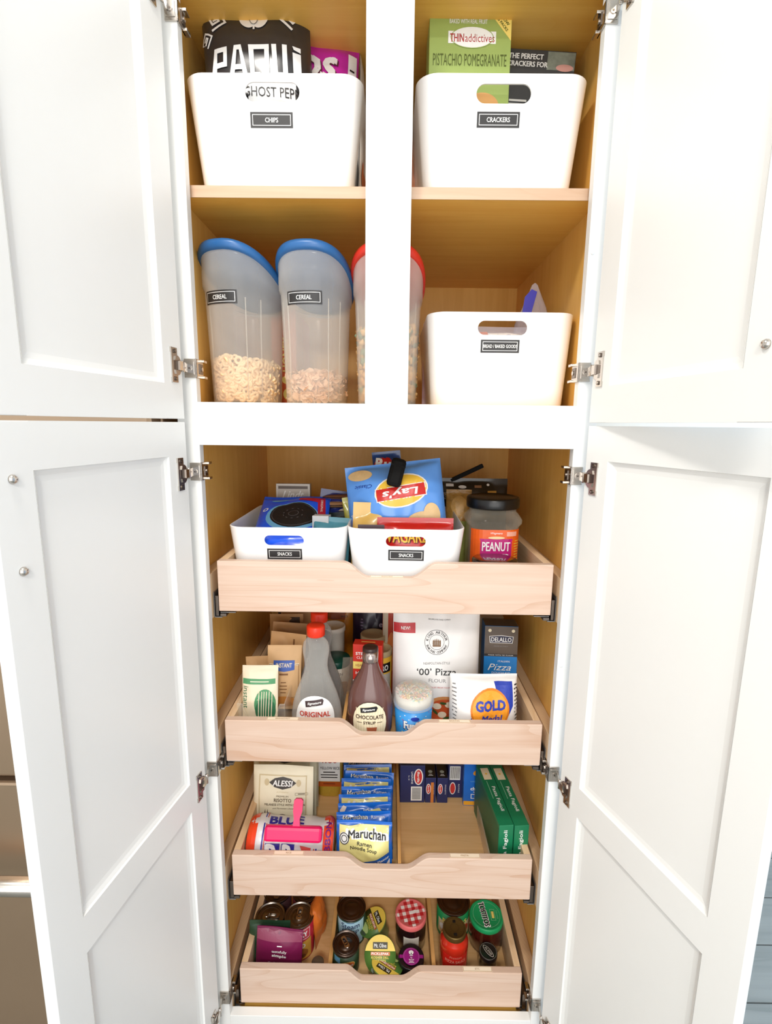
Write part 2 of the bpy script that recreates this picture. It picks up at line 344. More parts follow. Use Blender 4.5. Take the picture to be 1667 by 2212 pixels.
def hinge(side,k,Md,z):
    mb=MB()
    out=[(.031,-.0285),(.031,.0285),(.015,.0285),(.015,.0165)]+[(.015-.0115*math.sin(R(a)),.0165*math.cos(R(a))) for a in range(0,181,20)][1:-1]+[(.015,-.0165),(.015,-.0285)]
    f=lambda u,v,d:Md@Vector((u,k*d,z+v))
    mb.prism(out,f,0,.0022,NICK)
    mb.prism([(.026,-.007),(.026,.007),(.010,.009),(.010,-.009)],f,.0022,.0026,NICKD)
    for sg in (1,-1): mb.prism([(.013,sg*.009),(.024,sg*.008),(.022,sg*.0145),(.012,sg*.0135)],f,.0022,.0042,NICK)
    for v in (-.0225,.0225): mb.prism([(.023+.0036*math.cos(R(a)),v+.0036*math.sin(R(a))) for a in range(0,360,36)],f,.0022,.0038,NICKD); mb.prism([(.023+.0016*math.cos(R(a)),v+.0016*math.sin(R(a))) for a in range(0,360,60)],f,.0038,.0044,NICK)
    for v in (-.0245,.0245): mb.prism([(.030,v-.004),(.030,v+.004),(.0325,v+.004),(.0325,v-.004)],f,0,.0030,NICK)
    # clip on the stile: front plate, side plate with fork ends, and screws
    b=lambda x0,x1,y0,y1,z0,z1,m:mb.box(min(side*x0,side*x1),max(side*x0,side*x1),y0,y1,z+z0,z+z1,m,.0006)
    b(.3400,.3620,-.0030,0,-.0165,.0165,NICK); b(.3440,.3600,-.0042,-.0028,-.0115,.0115,NICK)
    b(.3400,.3428,-.003,.030,-.0165,.0165,NICK)
    for sg in (1,-1): b(.334,.3428,.018,.034,sg*.0165 if sg<0 else .012,.0165 if sg>0 else -.012,NICK)
    b(.3385,.3402,.010,.026,-.009,.009,NICKD)
    g=lambda u,v,d:Vector((side*u,-d,z+v))
    mb.prism([(.352+.0045*math.cos(R(a)),.0045*math.sin(R(a))) for a in range(0,360,36)],g,.0042,.0056,NICK)
    mb.prism([(.352+.0018*math.cos(R(a)),.0018*math.sin(R(a))) for a in range(0,360,60)],g,.0056,.0060,NICKD)
    h=lambda u,v,d:Vector((side*(.3385-d),u,z+v))
    mb.prism([(.019+.004*math.cos(R(a)),.004*math.sin(R(a))) for a in range(0,360,36)],h,0,.0016,NICK)
    p0=Vector((side*.358,-.0045,z)); p2=Md@Vector((.014,k*.004,z)); p1=(p0+p2)/2+Vector((-side*.003,-.006,0))
    ln=[p0,p1,p2]; nr=[Vector((-(b_-a_).y,(b_-a_).x,0)).normalized()*.0020 for a_,b_ in ((p0,p1),(p0,p2),(p1,p2))]
    ol=[(p.x+q_.x,p.y+q_.y) for p,q_ in zip(ln,nr)]+[(p.x-q_.x,p.y-q_.y) for p,q_ in reversed(list(zip(ln,nr)))]
    mb.prism(ol,lambda u,v,d:Vector((u,v,d)),z-.0075,z+.0075,NICK); mb.tube([(p1.x,p1.y,z-.0095),(p1.x,p1.y,z+.0095)],.0030,NICK)
    return mb.xf(Md.inverted())
def door(side,ang,z0,z1,panels,hz,screws,label):
    a=R(ang); k=1 if side<0 else -1; W=.370
    d=Vector((side*math.sin(a),-math.cos(a),0)); H=Vector((side*.3555,-.030,0)); th=math.atan2(d.y,d.x)
    Md=Matrix.Translation(H)@Matrix.Rotation(th,4,'Z'); mb=MB()
    Y=lambda t:-k*t
    def bx(x0,x1,za,zb,t0,t1,bev=0): mb.box(x0,x1,min(Y(t0),Y(t1)),max(Y(t0),Y(t1)),za,zb,PAINT,bev)
    m0,m1=.053,.316
    bx(0,W,z0,z1,.0080,.0195,.0012)
    bx(0,m0,z0,z1,0,.009,.0010); bx(m1,W,z0,z1,0,.009,.0010)
    zs=[z0]+[q for p in panels for q in p]+[z1]
    for i in range(0,len(zs),2): bx(m0-.001,m1+.001,zs[i],zs[i+1],0,.009)
    for zb,zt in panels:
        pr=[(0,0),(.0008,.0035),(.0030,.0040),(.0075,.0058),(.0150,.0068),(.0175,.0068)]
        vs=[];fs=[]
        for i,(q,t) in enumerate(pr): vs+=[(m0+q,Y(t),zb+q),(m1-q,Y(t),zb+q),(m1-q,Y(t),zt-q),(m0+q,Y(t),zt-q)]
        for i in range(len(pr)-1):
            for j in range(4): fs.append((i*4+j,i*4+(j+1)%4,i*4+4+(j+1)%4,i*4+4+j))
        e=len(vs)-4; fs.append((e,e+1,e+2,e+3)); mb.add(vs,fs,PAINT)
    o=mb.build('door',cab,(H.x,H.y-.3,Z0),(0,0,th)); o['label']=label
    me=o.data
    for z in hz:
        h=hinge(side,k,Md,z).build('hinge',o); h['label']='nickel face-frame hinge'
    for s,z in screws:
        q=MB(); q.lathe([(.0055,0),(.0055,.0015),(.0042,.0040),(.002,.0052),(0,.0054)],NICK,14)
        q.xf(Matrix.Translation((s,0,z))@Matrix.Rotation(R(90 if k<0 else -90),4,'X')); q.build('handle_screw',o)['label']='nickel screw head'
    return o
door(-1,10,-.0135,.735,[(.0445,.68)],(.076,.630),[],'upper left door')
door( 1, 8,-.0125,.735,[(.0470,.68)],(.076,.630),[(.343,.069)],'upper right door')
door(-1,10,-1.372,-.0190,[(-1.315,-.756),(-.697,-.0765)],(-.109,-.724,-1.302),[(.345,-.084),(.345,-.191)],'lower left door')
door( 1,19,-1.372,-.0180,[(-1.315,-.755),(-.694,-.0765)],(-.109,-.724,-1.307),[],'lower right door')

# pull-outs -------------------------------------------------------
DRW=[(-.287,-.391,.331,(-.083,-.030,.050,.104),.0305),(-.630,-.725,.331,(-.094,-.042,.040,.092),.0305),
     (-.955,-1.058,.330,(-.086,-.034,.052,.106),.0300),(-1.257,-1.353,.325,(-.082,-.040,.046,.096),.0290)]
def bevel(o,off,ang=50):
    bm=bmesh.new(); bm.from_mesh(o.data)
    ed=[e for e in bm.edges if len(e.link_faces)==2 and e.calc_face_angle(0)>R(ang)]
    bmesh.ops.bevel(bm,geom=ed,offset=off,segments=2,affect='EDGES',profile=.5,clamp_overlap=True); bm.to_mesh(o.data); bm.free()
drawers=[]
for i,(zt,zb,hw,(a0,a1,b1,b0),dp) in enumerate(DRW):
    pts=[(-hw,zb),(hw,zb),(hw,zt)]
    S=lambda t:(1-math.cos(PI*t))/2
    pts+=[(b0+(b1-b0)*t/12,zt-dp*S(t/12)) for t in range(13)]+[(a1+(a0-a1)*t/12,zt-dp*S(1-t/12)) for t in range(13)]+[(-hw,zt)]
    mb=MB(); mb.prism(pts,lambda u,v,d:(u,d,v),.025,.041,MAPLE)
    dr=mb.build('drawer',cab,LB); bevel(dr,.0016)
    dr['label']=('top','second','third','bottom')[i]+' pull-out with scooped maple front'
    m2=MB()
    for s in (-1,1): m2.box(min(s*hw,s*(hw-.015)),max(s*hw,s*(hw-.015)),.0411,.56,zb+.001,zt-.0008,MAPLEY,.001)
    m2.box(-hw+.0152,hw-.0152,.545,.56,zb+.001,zt-.0008,MAPLE,.001)
    m2.build('drawer_sides',dr)
    MB().box(-hw+.0152,hw-.0152,.0412,.5448,zb+.004,zb+.0115,PLYB).build('drawer_bottom',dr)
    for s in (-1,1):
        q=MB(); b=lambda x0,x1,y0,y1,z0,z1,m:q.box(min(s*x0,s*x1),max(s*x0,s*x1),y0,y1,z0,z1,m,.0005)
        b(.3405,.3415,.027,.545,zb-.014,zb+.038,GALV); b(.326,.3415,.027,.545,zb-.0145,zb-.0130,GALV); b(.331,.3395,.030,.545,zb-.012,zb+.030,NICKD) if hw<.3301 else b(.3335,.3395,.030,.545,zb-.012,zb+.030,NICKD)
        b(.300,.331,.032,.545,zb-.006,zb-.0045,GALV); b(.318,.330,.028,.05,zb-.0125,zb-.0065,NICKD)
        q.build('drawer_slide',dr)
        q=MB(); q.box(min(s*.3432,s*.3655),max(s*.3432,s*.3655),.0200,.585,zb-.014 if i<3 else zb-.013,zt-.026 if i!=1 else zt-.020,PLY,.0006)
        sp=q.build('spacer_block',cab,LB)
    drawers.append(dr)
INK=M('label_outline',(178,140,100),.5)
for i,x,s,z in ((0,.004,'SNACKS',0),(1,-.211,'BREAKFAST',0),(1,.149,'BAKING',0),(2,-.206,'RICE',0),(2,.183,'PASTA',0),(3,.2235,'ETC',0)):
    zt=DRW[i][0]-(DRW[i][4] if i==0 else 0); q=MB()
    q.box(x-.0335,x+.0335,.0275,.0395,zt-.0004,zt+.0003,M('label_film',(248,230,205),.35))
    q.art(top(zt+.0003),[FR(x-.033,.0280,x+.033,.0390,.0008,INK,1),T(s,x,.0335,.0042,INK,1,bold=.01)],lay=.0002)
    q.build('label_sticker',drawers[i])['label']='small outlined sticker'
def divider(i,x0,x1,z1,mat,x0b=None,x1b=None,name='drawer_divider'):
    zt,zb,hw,_,_=DRW[i]; q=MB(); z0=zb+.0117; dx=(x0b if x0b is not None else x0)
    ex=(x1b if x1b is not None else x1)
    vs=[(x0,.0425,z0),(x1,.0425,z0),(ex,.5435,z0),(dx,.5435,z0),(x0,.0425,z1),(x1,.0425,z1),(ex,.5435,z1),(dx,.5435,z1)]
    q.add(vs,[(0,3,2,1),(4,5,6,7),(0,1,5,4),(1,2,6,5),(2,3,7,6),(3,0,4,7)],mat)
    return q.build(name,drawers[i])
DIVW=wood('divider_bamboo',(226,176,110),(196,140,78),1,.8,.4,4,.3)
divider(1,-.090,-.083,-.655,DIVW); 
divider(2,.036,.043,-.985,DIVW); divider(2,-.120,-.115,-1.02,DIVW); divider(2,.248,.251,-1.0,clear('acrylic',(255,240,220),.10,.6),name='acrylic_divider')
divider(3,-.126,-.117,-1.290,DIVW); divider(3,.122,.131,-1.290,DIVW)
q=MB().box(.030,.049,.0422,.052,-1.040,-1.012,col('rubber',40,38,36,.5),.002); q.build('divider_foot',drawers[2])['label']='dark rubber foot'

# ---------------------------------------------------------------- appliance beside the cabinet
STEEL=M('brushed_steel',(190,164,138),.34,.85,var=.03,scale=9)  # warm tan paints the floor's reflection into the steel colour
ap=thing('kitchen_appliance','stainless steel appliance with a horizontal bar handle, left of the open lower door','appliance',(-.85,.28,-Z0))
al=(.85,-.28,Z0)
MB().box(-1.30,-.41,.005,.60,-1.49,.22,STEEL,.004).build('body',ap,al)
MB().box(-1.30,-.41,-.045,0,-.715,.22,STEEL,.006).build('upper_panel',ap,al)
MB().box(-1.30,-.41,-.045,0,-1.42,-.728,STEEL,.006).build('lower_panel',ap,al)
q=MB(); q.tube([(-1.26,-.095,-.915),(-.45,-.095,-.915)],.017,NICK,16)
for x in (-1.2,-.5): q.box(x-.01,x+.01,-.095,-.045,-.925,-.905,NICK,.002)
q.build('handle',ap,al)['label']='polished bar handle'
# ================================================================ storage bins
def bin_mesh(wt,wb,dt,db,h,hx,hz,hw,hh,seed=0):
    """tapered tub with a rounded rim and a slotted hand-hole in its front wall"""
    mb=MB(); n=8; t=.0028
    def ring(f,ins,z,r): return [(x,y,z) for x,y in rrect(wb+(wt-wb)*f-2*ins,db+(dt-db)*f-2*ins,r-ins*.6,n)]
    r0,r1=.030,.036; rr=lambda f:r0+(r1-r0)*f
    out=[ring(0,.008,0,.026),ring(.0,.0015,.002,.03)]+[ring(f,0,h*f,rr(f)) for f in (.04,.2,.4,.6,.8,.95)]+[ring(1,0,h-.0012,r1),ring(1,.0010,h,r1)]
    inn=[ring(1,.0020,h,r1),ring(1,t,h-.0015,r1)]+[ring(f,t,h*f,rr(f)) for f in (.95,.8,.6,.4,.2,.06)]+[ring(0,t+.006,t,.026)]
    loft(mb,out+inn,BINW); me=mb.mesh('bin_wall')
    o=bpy.data.objects.new('bin_wall',me); C.objects.link(o)
    q=MB(); st=[(hx+hw/2-hh/2+hh/2*math.cos(R(a)),hz+hh/2*math.sin(R(a))) for a in range(-90,91,15)]+[(hx-hw/2+hh/2+hh/2*math.cos(R(a)),hz+hh/2*math.sin(R(a))) for a in range(90,271,15)]
    q.prism(st,lambda u,v,d:(u,d,v),-dt/2-.02,-dt/2+.045,BINW); c=bpy.data.objects.new('bin_slot',q.mesh('bin_slot')); C.objects.link(c)
    md=o.modifiers.new('slot','BOOLEAN'); md.operation='DIFFERENCE'; md.solver='EXACT'; md.object=c
    bpy.context.view_layer.update(); dg=bpy.context.evaluated_depsgraph_get()
    res=bpy.data.meshes.new_from_object(o.evaluated_get(dg)); res.name='tub'
    bpy.data.objects.remove(o); bpy.data.objects.remove(c); return res
def smooth_by_angle(me,a=40):
    for p in me.polygons: p.use_smooth=True
    me.set_sharp_from_angle(angle=R(a))
def storage_bin(label,text,tw,loc,wt,wb,dt,db,h,hz,hw,hh,sz,sx=0,sw=.074,sh=.024,rz=0,hx=0):
    t=thing('storage_bin',label,'bin',loc,(0,0,rz),'white labelled storage bins')
    me=bin_mesh(wt,wb,dt,db,h,hx,hz,hw,hh); smooth_by_angle(me)
    o=bpy.data.objects.new('tub',me); C.objects.link(o); o.parent=t
    S=lambda u,v,o_:(u,-(db/2+(dt-db)/2*v/h)-o_,v)
    q=MB(); q.art(S,[A(sx-sw/2,sz-sh/2,sx+sw/2,sz+sh/2,CHALK,1),FR(sx-sw/2+.0035,sz-sh/2+.0035,sx+sw/2-.0035,sz+sh/2-.0035,.0010,WHT,2),T(text,sx,sz,.0072 if tw<.05 else .0062,WHT,2,w=tw,bold=.012)])
    q.build('label_sticker',t)['label']='black sticker reading '+text
    return t
SH=.3872; UF=.0167
storage_bin('white bin of chips on the upper left shelf','CHIPS',.0225,(-.203,.195,SH),.312,.270,.300,.270,.183,.155,.094,.029,.1135,-.003)
storage_bin('white bin of crackers on the upper right shelf','CRACKERS',.040,(.195,.195,SH),.300,.264,.300,.270,.185,.155,.094,.029,.1165,-.007)
storage_bin('white bin of baked goods under the right shelf','BREAD / BAKED GOODS',.066,(.2185,.225,UF),.285,.262,.300,.285,.176,.1475,.094,.026,.114,-.003)

# ================================================================ upper shelf contents
CB=SH+.004
def key(u,v,s,m,L=2,rot=0,flip=1):
    """square spiral"""
    pts=[(0,0),(6,0),(6,5),(1,5),(1,2),(4,2),(4,3.2),(2.2,3.2)]; out=[]
    vs=[];fs=[]
    for (x0,y0),(x1,y1) in zip(pts,pts[1:]):
        k=len(vs); a,b=min(x0,x1)-.45,max(x0,x1)+.45; c,d=min(y0,y1)-.45,max(y0,y1)+.45
        vs+=[(a,c,.03*k),(b,c,.03*k),(b,d,.03*k),(a,d,.03*k)]; fs.append((k,k+1,k+2,k+3))
    vs=[(u+(x-3)*s*flip,v+(y-2.5)*s,e) for x,y,e in vs]; return (rot2(vs,u,v,rot),fs,m,L)
FOILK=col('black_foil',46,44,46,.3,coat=.4,var=.15)
mb=MB(); F=bag(mb,.192,.330,.075,FOILK,3,wr=.0024,crimp=.010)
QL=[2.5]
def Q(*p):
    QL[0]+=.06; return P([(-.080+x*.000212,.243-(y-375)*.00024) for x,y in p],WHT,QL[0])
LET=[Q((40,375),(66,375),(50,606),(-4,606)),Q((66,375),(150,375),(150,408),(63,408)),Q((118,408),(150,408),(146,515),(114,515)),Q((52,478),(146,478),(146,515),(50,515)),
     Q((212,375),(270,375),(278,408),(204,408)),Q((212,375),(238,375),(204,606),(162,606)),Q((248,375),(270,375),(322,606),(282,606)),Q((192,510),(292,510),(298,546),(188,546)),
     Q((330,375),(372,375),(374,606),(340,606)),Q((330,375),(500,375),(500,408),(332,408)),Q((462,375),(500,375),(494,575),(456,575)),Q((340,562),(420,562),(428,600),(340,600)),Q((420,535),(446,535),(478,612),(444,612)),
     Q((520,375),(560,375),(566,606),(530,606)),Q((530,562),(646,562),(646,604),(530,604)),Q((608,375),(646,375),(646,596),(606,596)),
     Q((690,420),(754,420),(754,606),(690,606)),Q((690,375),(754,375),(754,410),(700,400))]
art=LET+[A(-.014,.138,.069,.190,WHT,1),T('GHOST PEPPER',.036,.166,.017,CHALK,2,w=.115),
     E(-.012,.292,.013,.018,WHT,2,rot=25),E(.012,.292,.013,.018,WHT,2,rot=-25),E(0,.297,.0075,.015,WHT,3),RING(0,.297,.0082,.0158,.0009,FOILK,4),A(-.0016,.272,.0016,.284,WHT,2)]
for u,v,s,r,f in ((-.066,.290,.0042,28,1),(-.040,.306,.0034,8,-1),(.062,.293,.0048,-40,-1),(.040,.309,.003,-10,1),(-.086,.262,.003,60,1)): art.append(key(u,v,s,WHT,2,r,f))
mb.art(F,art,lay=.0007,mx=.014,smooth=True)
solo('chip_bag',mb,'black chip bag with white block lettering in the upper left bin','bag of chips',(-.230,.105,CB-.002),(-1.5,-2.5,2))
FP=col('purple_foil',196,34,164,.3,coat=.4,var=.35,scale=14,bump=.5)
mb=MB(); F=bag(mb,.135,.300,.062,FP,8,wr=.004)
mb.art(F,[T('os',-.010,.244,.044,WHT,3,w=.066,bold=.03,shear=.25),T('os',-.0075,.241,.044,col('brown_shadow',92,40,60),2,w=.066,bold=.03,shear=.25),A(.046,.02,.063,.28,WHT,1),LINES(.054,.25,.014,26,.009,.003,BLK,2)]+[A(-.062,.235,-.040,.285,col('dark_plum',60,16,62),1)],lay=.0007,mx=.014,smooth=True)
solo('chip_bag',mb,'purple and magenta chip bag behind the black one','bag of chips',(-.141,.150,CB),(-1,3,12))
mb=MB(); F=bag(mb,.15,.25,.012,col('white_film',226,220,214,.3,coat=.3),12,wr=.002)
mb.art(F,[LINES(.03,.2,.05,14,.012,.003,CHALK,1),A(-.06,.03,.06,.07,col('rust',190,110,70),1)],lay=.0007,mx=.014)
solo('snack_bag',mb,'white printed bag squeezed between the upper left bin and the centre post','bag of snacks',(-.0535,.165,SH+.002),(0,6.5,88))
mb=MB(); bag(mb,.11,.205,.05,col('pastel_film',176,196,224,.3,var=.25,scale=20),14,wr=.003)
solo('snack_bag',mb,'pale blue and pink bag peeking out left of the black chip bag','bag of snacks',(-.292,.215,CB),(0,0,10))

def carton(name,label,cat,loc,rot,w,d,h,mat,art=(),side=(),tops=(),group=None,bev=.0008,right=()):
    q=MB(); q.box(-w/2,w/2,-d/2,d/2,0,h,mat,bev)
    Fr,Lf,Rt,Tp=boxart(w,d,h)
    q.art(Fr,art); q.art(Lf,side); q.art(Tp,tops); q.art(Rt,right)
    return solo(name,q,label,cat,loc,rot,group)
GRN=col('leaf_green',156,176,96,.4); YEL=col('corner_yellow',248,222,120,.4); RED=col('label_red',172,40,44,.4); OLV=col('olive_ink',84,96,32,.45)
W_,H_=.144,.298
def plaque(u,v,w,h,m,L): return [E(u,v,w*.42,h/2,m,L+.5),A(u-w/2,v-h*.28,u+w/2,v+h*.28,m,L)]
carton('cracker_box','green box of thin fruit crackers with a yellow corner flash','box',(.139,.112,CB),(-1,0,1),W_,.06,H_,GRN,
  [T('BAKED WITH REAL FRUIT',-.004,.2845,.0068,WHT,2,w=.066,bold=.01)]+plaque(.003,.260,.084,.034,WHT,2)+[RING(.003,.260,.038,.0172,.0012,GRN,3),
   T('THIN',-.0235,.259,.0125,RED,3,w=.024,bold=.02),T('addictives',.0165,.259,.0125,RED,3,w=.052),
   T('PISTACHIO POMEGRANATE',0,.225,.019,OLV,2,w=.130),P([(.034,H_-.0005),(.0715,H_-.0005),(.0715,H_-.042)],YEL,1),
   T('NOW',.0605,.287,.005,OLV,2,rot=-48,bold=.02),T('25 PACKS',.0555,.2815,.0045,OLV,2,rot=-48,bold=.02),
   E(.025,.150,.030,.024,col('biscuit',214,160,98),2),E(.035,.140,.022,.016,col('biscuit2',232,196,140),3)])
SLT=col('slate_box',62,64,66,.42)
carton('cracker_box','dark grey cracker box with white lettering on its tilted top edge','box',(.262,.165,CB),(-1,4,-2),.128,.055,.278,SLT,
  [T('THE PERFECT',-.028,.266,.0085,WHT,2,w=.064,bold=.03),T('CRACKERS FOR',-.024,.2535,.0085,WHT,2,w=.074,bold=.03),A(.012,.246,.063,.276,col('grey_leaf',132,140,128,var=.5,scale=90),1),E(.045,.250,.016,.006,col('pinkish',214,160,150),2),
   LINES(-.035,.190,.05,6,.0065,.0035,WHT,2)])
mb=MB(); bag(mb,.10,.22,.05,col('orange_snack',206,130,88,.35,var=.5,scale=40),21,wr=.004)
solo('snack_bag',mb,'orange and clear snack bag behind the cracker bin beside the centre post','bag of snacks',(.050,.30,SH+.002),(0,0,-80))

# ================================================================ cereal keepers under the left shelf
FROST=clear('frosted_plastic',(244,240,232),.22,.66,.16)
BLUE=col('lid_blue',40,98,158,.35); LRED=col('lid_red',214,52,38,.35)
def keeper(label,loc,rot,lid,text=True):
    t=thing('cereal_keeper',label,'food container',loc,rot,'cereal keepers')
    h=.262; n=48
    def ring(f,z,slope=0,k=1.0):
        out=[]
        for i in range(n):
            a=2*PI*i/n; ex=.82; cx,sx=math.cos(a),math.sin(a)
            x=.0695*f*k*math.copysign(abs(cx)**ex,cx); y=.090*f*k*math.copysign(abs(sx)**ex,sx)
            out.append((x,y,z-slope*(y+.02)*1.0))
        return out
    sl=.42
    q=MB(); loft(q,[ring(.84,.002),ring(.86,.006),ring(.90,h*.35),ring(.945,h*.72),ring(.955,h*.80,sl*.25),ring(1.0,h*.825,sl*.35),ring(1.01,h*.87,sl*.7),ring(1.0,h*.94,sl*.9),ring(1.02,h*.955,sl),ring(1.0,h*.965,sl)],FROST,cap1=False)
    q.build('tub',t)
    q=MB()
    for a in (-62,-38,38,62): 
        x=.0695*.90*math.sin(R(a)); y=-.090*.90*math.cos(R(a))
        q.tube([(x*.965,y*.965,.01),(x*1.0,y*1.0,h*.5),(x*1.045,y*1.045,h*.76)],.0011,FROST,6)
    q.build('rib',t)
    q=MB(); loft(q,[ring(1.03,h*.950,sl),ring(1.07,h*.958,sl),ring(1.08,h*.985,sl),ring(1.06,h*1.012,sl),ring(.95,h*1.022,sl),ring(.9,h*1.014,sl)],lid)
    q.build('lid',t)
    if text:
        def S(u,v,o):
            f=.90+(v-h*.35)/(h*.37)*.045; a=.0695*f; b=.090*f; return (u,-b*max(0,1-min(1,abs(u)/a)**(2/.82))**.41-o-.0006,v)
        q=MB(); q.art(S,[A(-.037,.186,.031,.210,CHALK,1),FR(-.0340,.189,.028,.207,.0009,WHT,2),T('CEREAL',-.003,.198,.0078,WHT,2,w=.030,bold=.01)],mx=.008)
        q.build('label_sticker',t)['label']='black sticker reading CEREAL'
    return t
keeper('blue-lidded cereal keeper of loops by the left cabinet wall',(-.2915,.155,UF),(0,0,-16),BLUE)
keeper('blue-lidded cereal keeper of flakes standing second from the left wall',(-.1465,.155,UF),(0,0,-6),BLUE)
keeper('red-lidded cereal keeper half hidden behind the centre post',(.000,.158,UF),(0,0,-4),LRED,False)
def heap(name,label,loc,rot,top_z,make,n,mat,core,seed,slope=.0):
    """loose cereal filling the lower part of a keeper"""
    r=random.Random(seed); q=MB()
    f=lambda z:.80+.06*z/.1
    prof=[(f(0)*.9,.008),(f(.05)*.92,.05),(f(top_z)*.90,top_z-.012),(0,top_z-.008)]
    q.lathe(prof,core,28,sx=.0695*.97,sy=.090*.97)
    for i in range(n):
        if i<n*.72:
            a=r.uniform(-1.9,1.9); z=r.uniform(.010,top_z-.004+.02*math.cos(a)*0); k=f(z)*r.uniform(.93,.985)
        else:
            a=r.uniform(-PI,PI); z=top_z-.006+r.uniform(-.004,.006); k=f(z)*math.sqrt(r.random())*.96
        x=.0695*k*math.sin(a); y=-.090*k*math.cos(a); z2=z+slope*x
        Mx=Matrix.Translation((x,y,max(.010,z2)))@Matrix.Rotation(a+r.uniform(-.9,.9),4,'Z')@Matrix.Rotation(R(90)+r.uniform(-.9,.9),4,'X')
        vs,fs=make(r); q.add([Mx@Vector(v) for v in vs],fs,mat if not callable(mat) else mat(r),True)
    return solo(name,q,label,'cereal',loc,rot,kind='stuff')
def loop(r):
    R1,r1=.0056*r.uniform(.9,1.1),.0031; n,m=12,7; vs=[((R1+r1*math.cos(2*PI*j/m))*math.cos(2*PI*i/n),(R1+r1*math.cos(2*PI*j/m))*math.sin(2*PI*i/n),r1*math.sin(2*PI*j/m)) for i in range(n) for j in range(m)]
    return vs,[(i*m+j,((i+1)%n)*m+j,((i+1)%n)*m+(j+1)%m,i*m+(j+1)%m) for i in range(n) for j in range(m)]
def flake(r):
    n=9; s=r.uniform(.008,.013); vs=[(0,0,r.uniform(-.003,.003))]+[(s*r.uniform(.6,1.1)*math.cos(2*PI*i/n),s*r.uniform(.5,.9)*math.sin(2*PI*i/n),r.uniform(-.0035,.0035)) for i in range(n)]
    return vs,[(0,i+1,(i+1)%n+1) for i in range(n)]
def nug(r):
    s=r.uniform(.0050,.0065); vs=[(x*s*.8,y*s,z*s*.8) for x in (-1,1) for y in (-1,1) for z in (-1,1)]
    return vs,[(0,1,3,2),(4,6,7,5),(0,4,5,1),(2,3,7,6),(0,2,6,4),(1,5,7,3)]
OAT=col('oat_loop',240,208,164,.6); heap('cereal_loops','oat loops filling the left keeper',(-.2915,.155,UF),(0,0,-16),.090,loop,520,OAT,col('oat_core',214,176,126,.7),5,-.10)
FLK=col('bran_flake',226,186,154,.6); heap('cereal_flakes','brown flakes in the middle keeper',(-.1465,.155,UF),(0,0,-6),.066,flake,420,FLK,col('flake_core',196,152,118,.7),6)
cols=[col('nug_tan',232,180,110,.6),col('nug_tan2',238,192,128,.6),col('nug_tan3',226,170,104,.6),col('nug_green',128,150,116,.6),col('nug_tan4',236,186,120,.6)]
heap('cereal_nuggets','tan and green nuggets in the red-lidded keeper',(.000,.158,UF),(0,0,-4),.155,nug,420,lambda r:r.choice(cols),col('nug_core',204,150,96,.7),7)
ORG=col('cereal_orange',214,92,30,.4)
carton('cereal_box','orange cereal box standing between the two blue-lidded keepers','box',(-.236,.350,UF),(0,0,0),.056,.190,.215,ORG,[T('HONEY',.004,.118,.015,YEL,2,rot=90,w=.075,bold=.02),E(.01,.03,.014,.014,YEL,1),E(.004,.062,.010,.009,YEL,1)])
# baked goods
CLR=clear('clear_film',(232,228,236),.22,.85,.14)
q=MB(); F=bag(q,.20,.165,.10,CLR,31,wr=.006)
q.art(F,[A(-.08,.10,.08,.145,col('bread_white',238,232,228,.5),1),E(.0,.120,.009,.009,col('dot_blue',84,110,190),3),A(-.06,.135,0,.15,col('pinkish',214,160,150),2)],lay=.0007,mx=.014)
solo('bread_bag',q,'clear bread bag with a blue dot inside the baked goods bin','bag',(.205,.17,UF+.004),(-4,0,0))
q=MB(); q.lathe([(.050,0),(.046,.13),(.038,.18),(.026,.215),(.006,.262),(.001,.266)],CLR,20,sy=.5,flute=lambda a,z:.08*math.sin(a*5+z*60))
o=q
o.art(lambda u,v,k:(u,-.013-k,v),[P([(-.028,.200),(-.008,.202),(.002,.245),(-.010,.250),(-.024,.234)],col('tag_blue',58,54,180,.4),1)],lay=.001)
solo('bread_bag',o,'peaked clear bag with a blue tag at the right end of the baked goods bin','bag',(.318,.235,UF+.004),(0,0,0))
q=MB(); bag(q,.12,.186,.06,clear('pink_film',(240,206,212),.5,.9,.2),35,wr=.005)
solo('bread_bag',q,'pink tinted bag showing over the left rim of the baked goods bin','bag',(.140,.27,UF+.004),(0,0,0))
# ================================================================ top pull-out: snacks
F1=-.3792; F2=-.7133; F3=-1.0463; F4=-1.3413
storage_bin('white snack bin at the left of the top pull-out holding the cookie pack','SNACKS',.029,(-.200,.208,F1),.245,.212,.300,.265,.1535,.1265,.080,.021,.0975,-.005,.071,.023,0,-.005)
storage_bin('white snack bin in the middle of the top pull-out below the blue chip bag','SNACKS',.029,(.0435,.200,F1),.240,.206,.300,.265,.1545,.129,.080,.021,.100,.001,.072,.023,-1)
B1=F1+.004
CBL=col('cookie_blue',24,90,240,.28,coat=.5,var=.25,scale=18); CK=col('cookie_black',26,24,26,.5,var=.4,scale=300); SKY=col('sky_rim',110,176,220,.35)
mb=MB(); F=bag(mb,.160,.205,.055,CBL,41,wr=.0025)
r=random.Random(4); marks=[E(.006+.038*k*math.cos(a),.112+.030*k*math.sin(a),.0028,.0010,col('cookie_grey',92,90,92),4,8,rot=math.degrees(a)+90) for k in (.6,) for a in [2*PI*i/(6+8*k)+k for i in range(int(6+8*k))]]
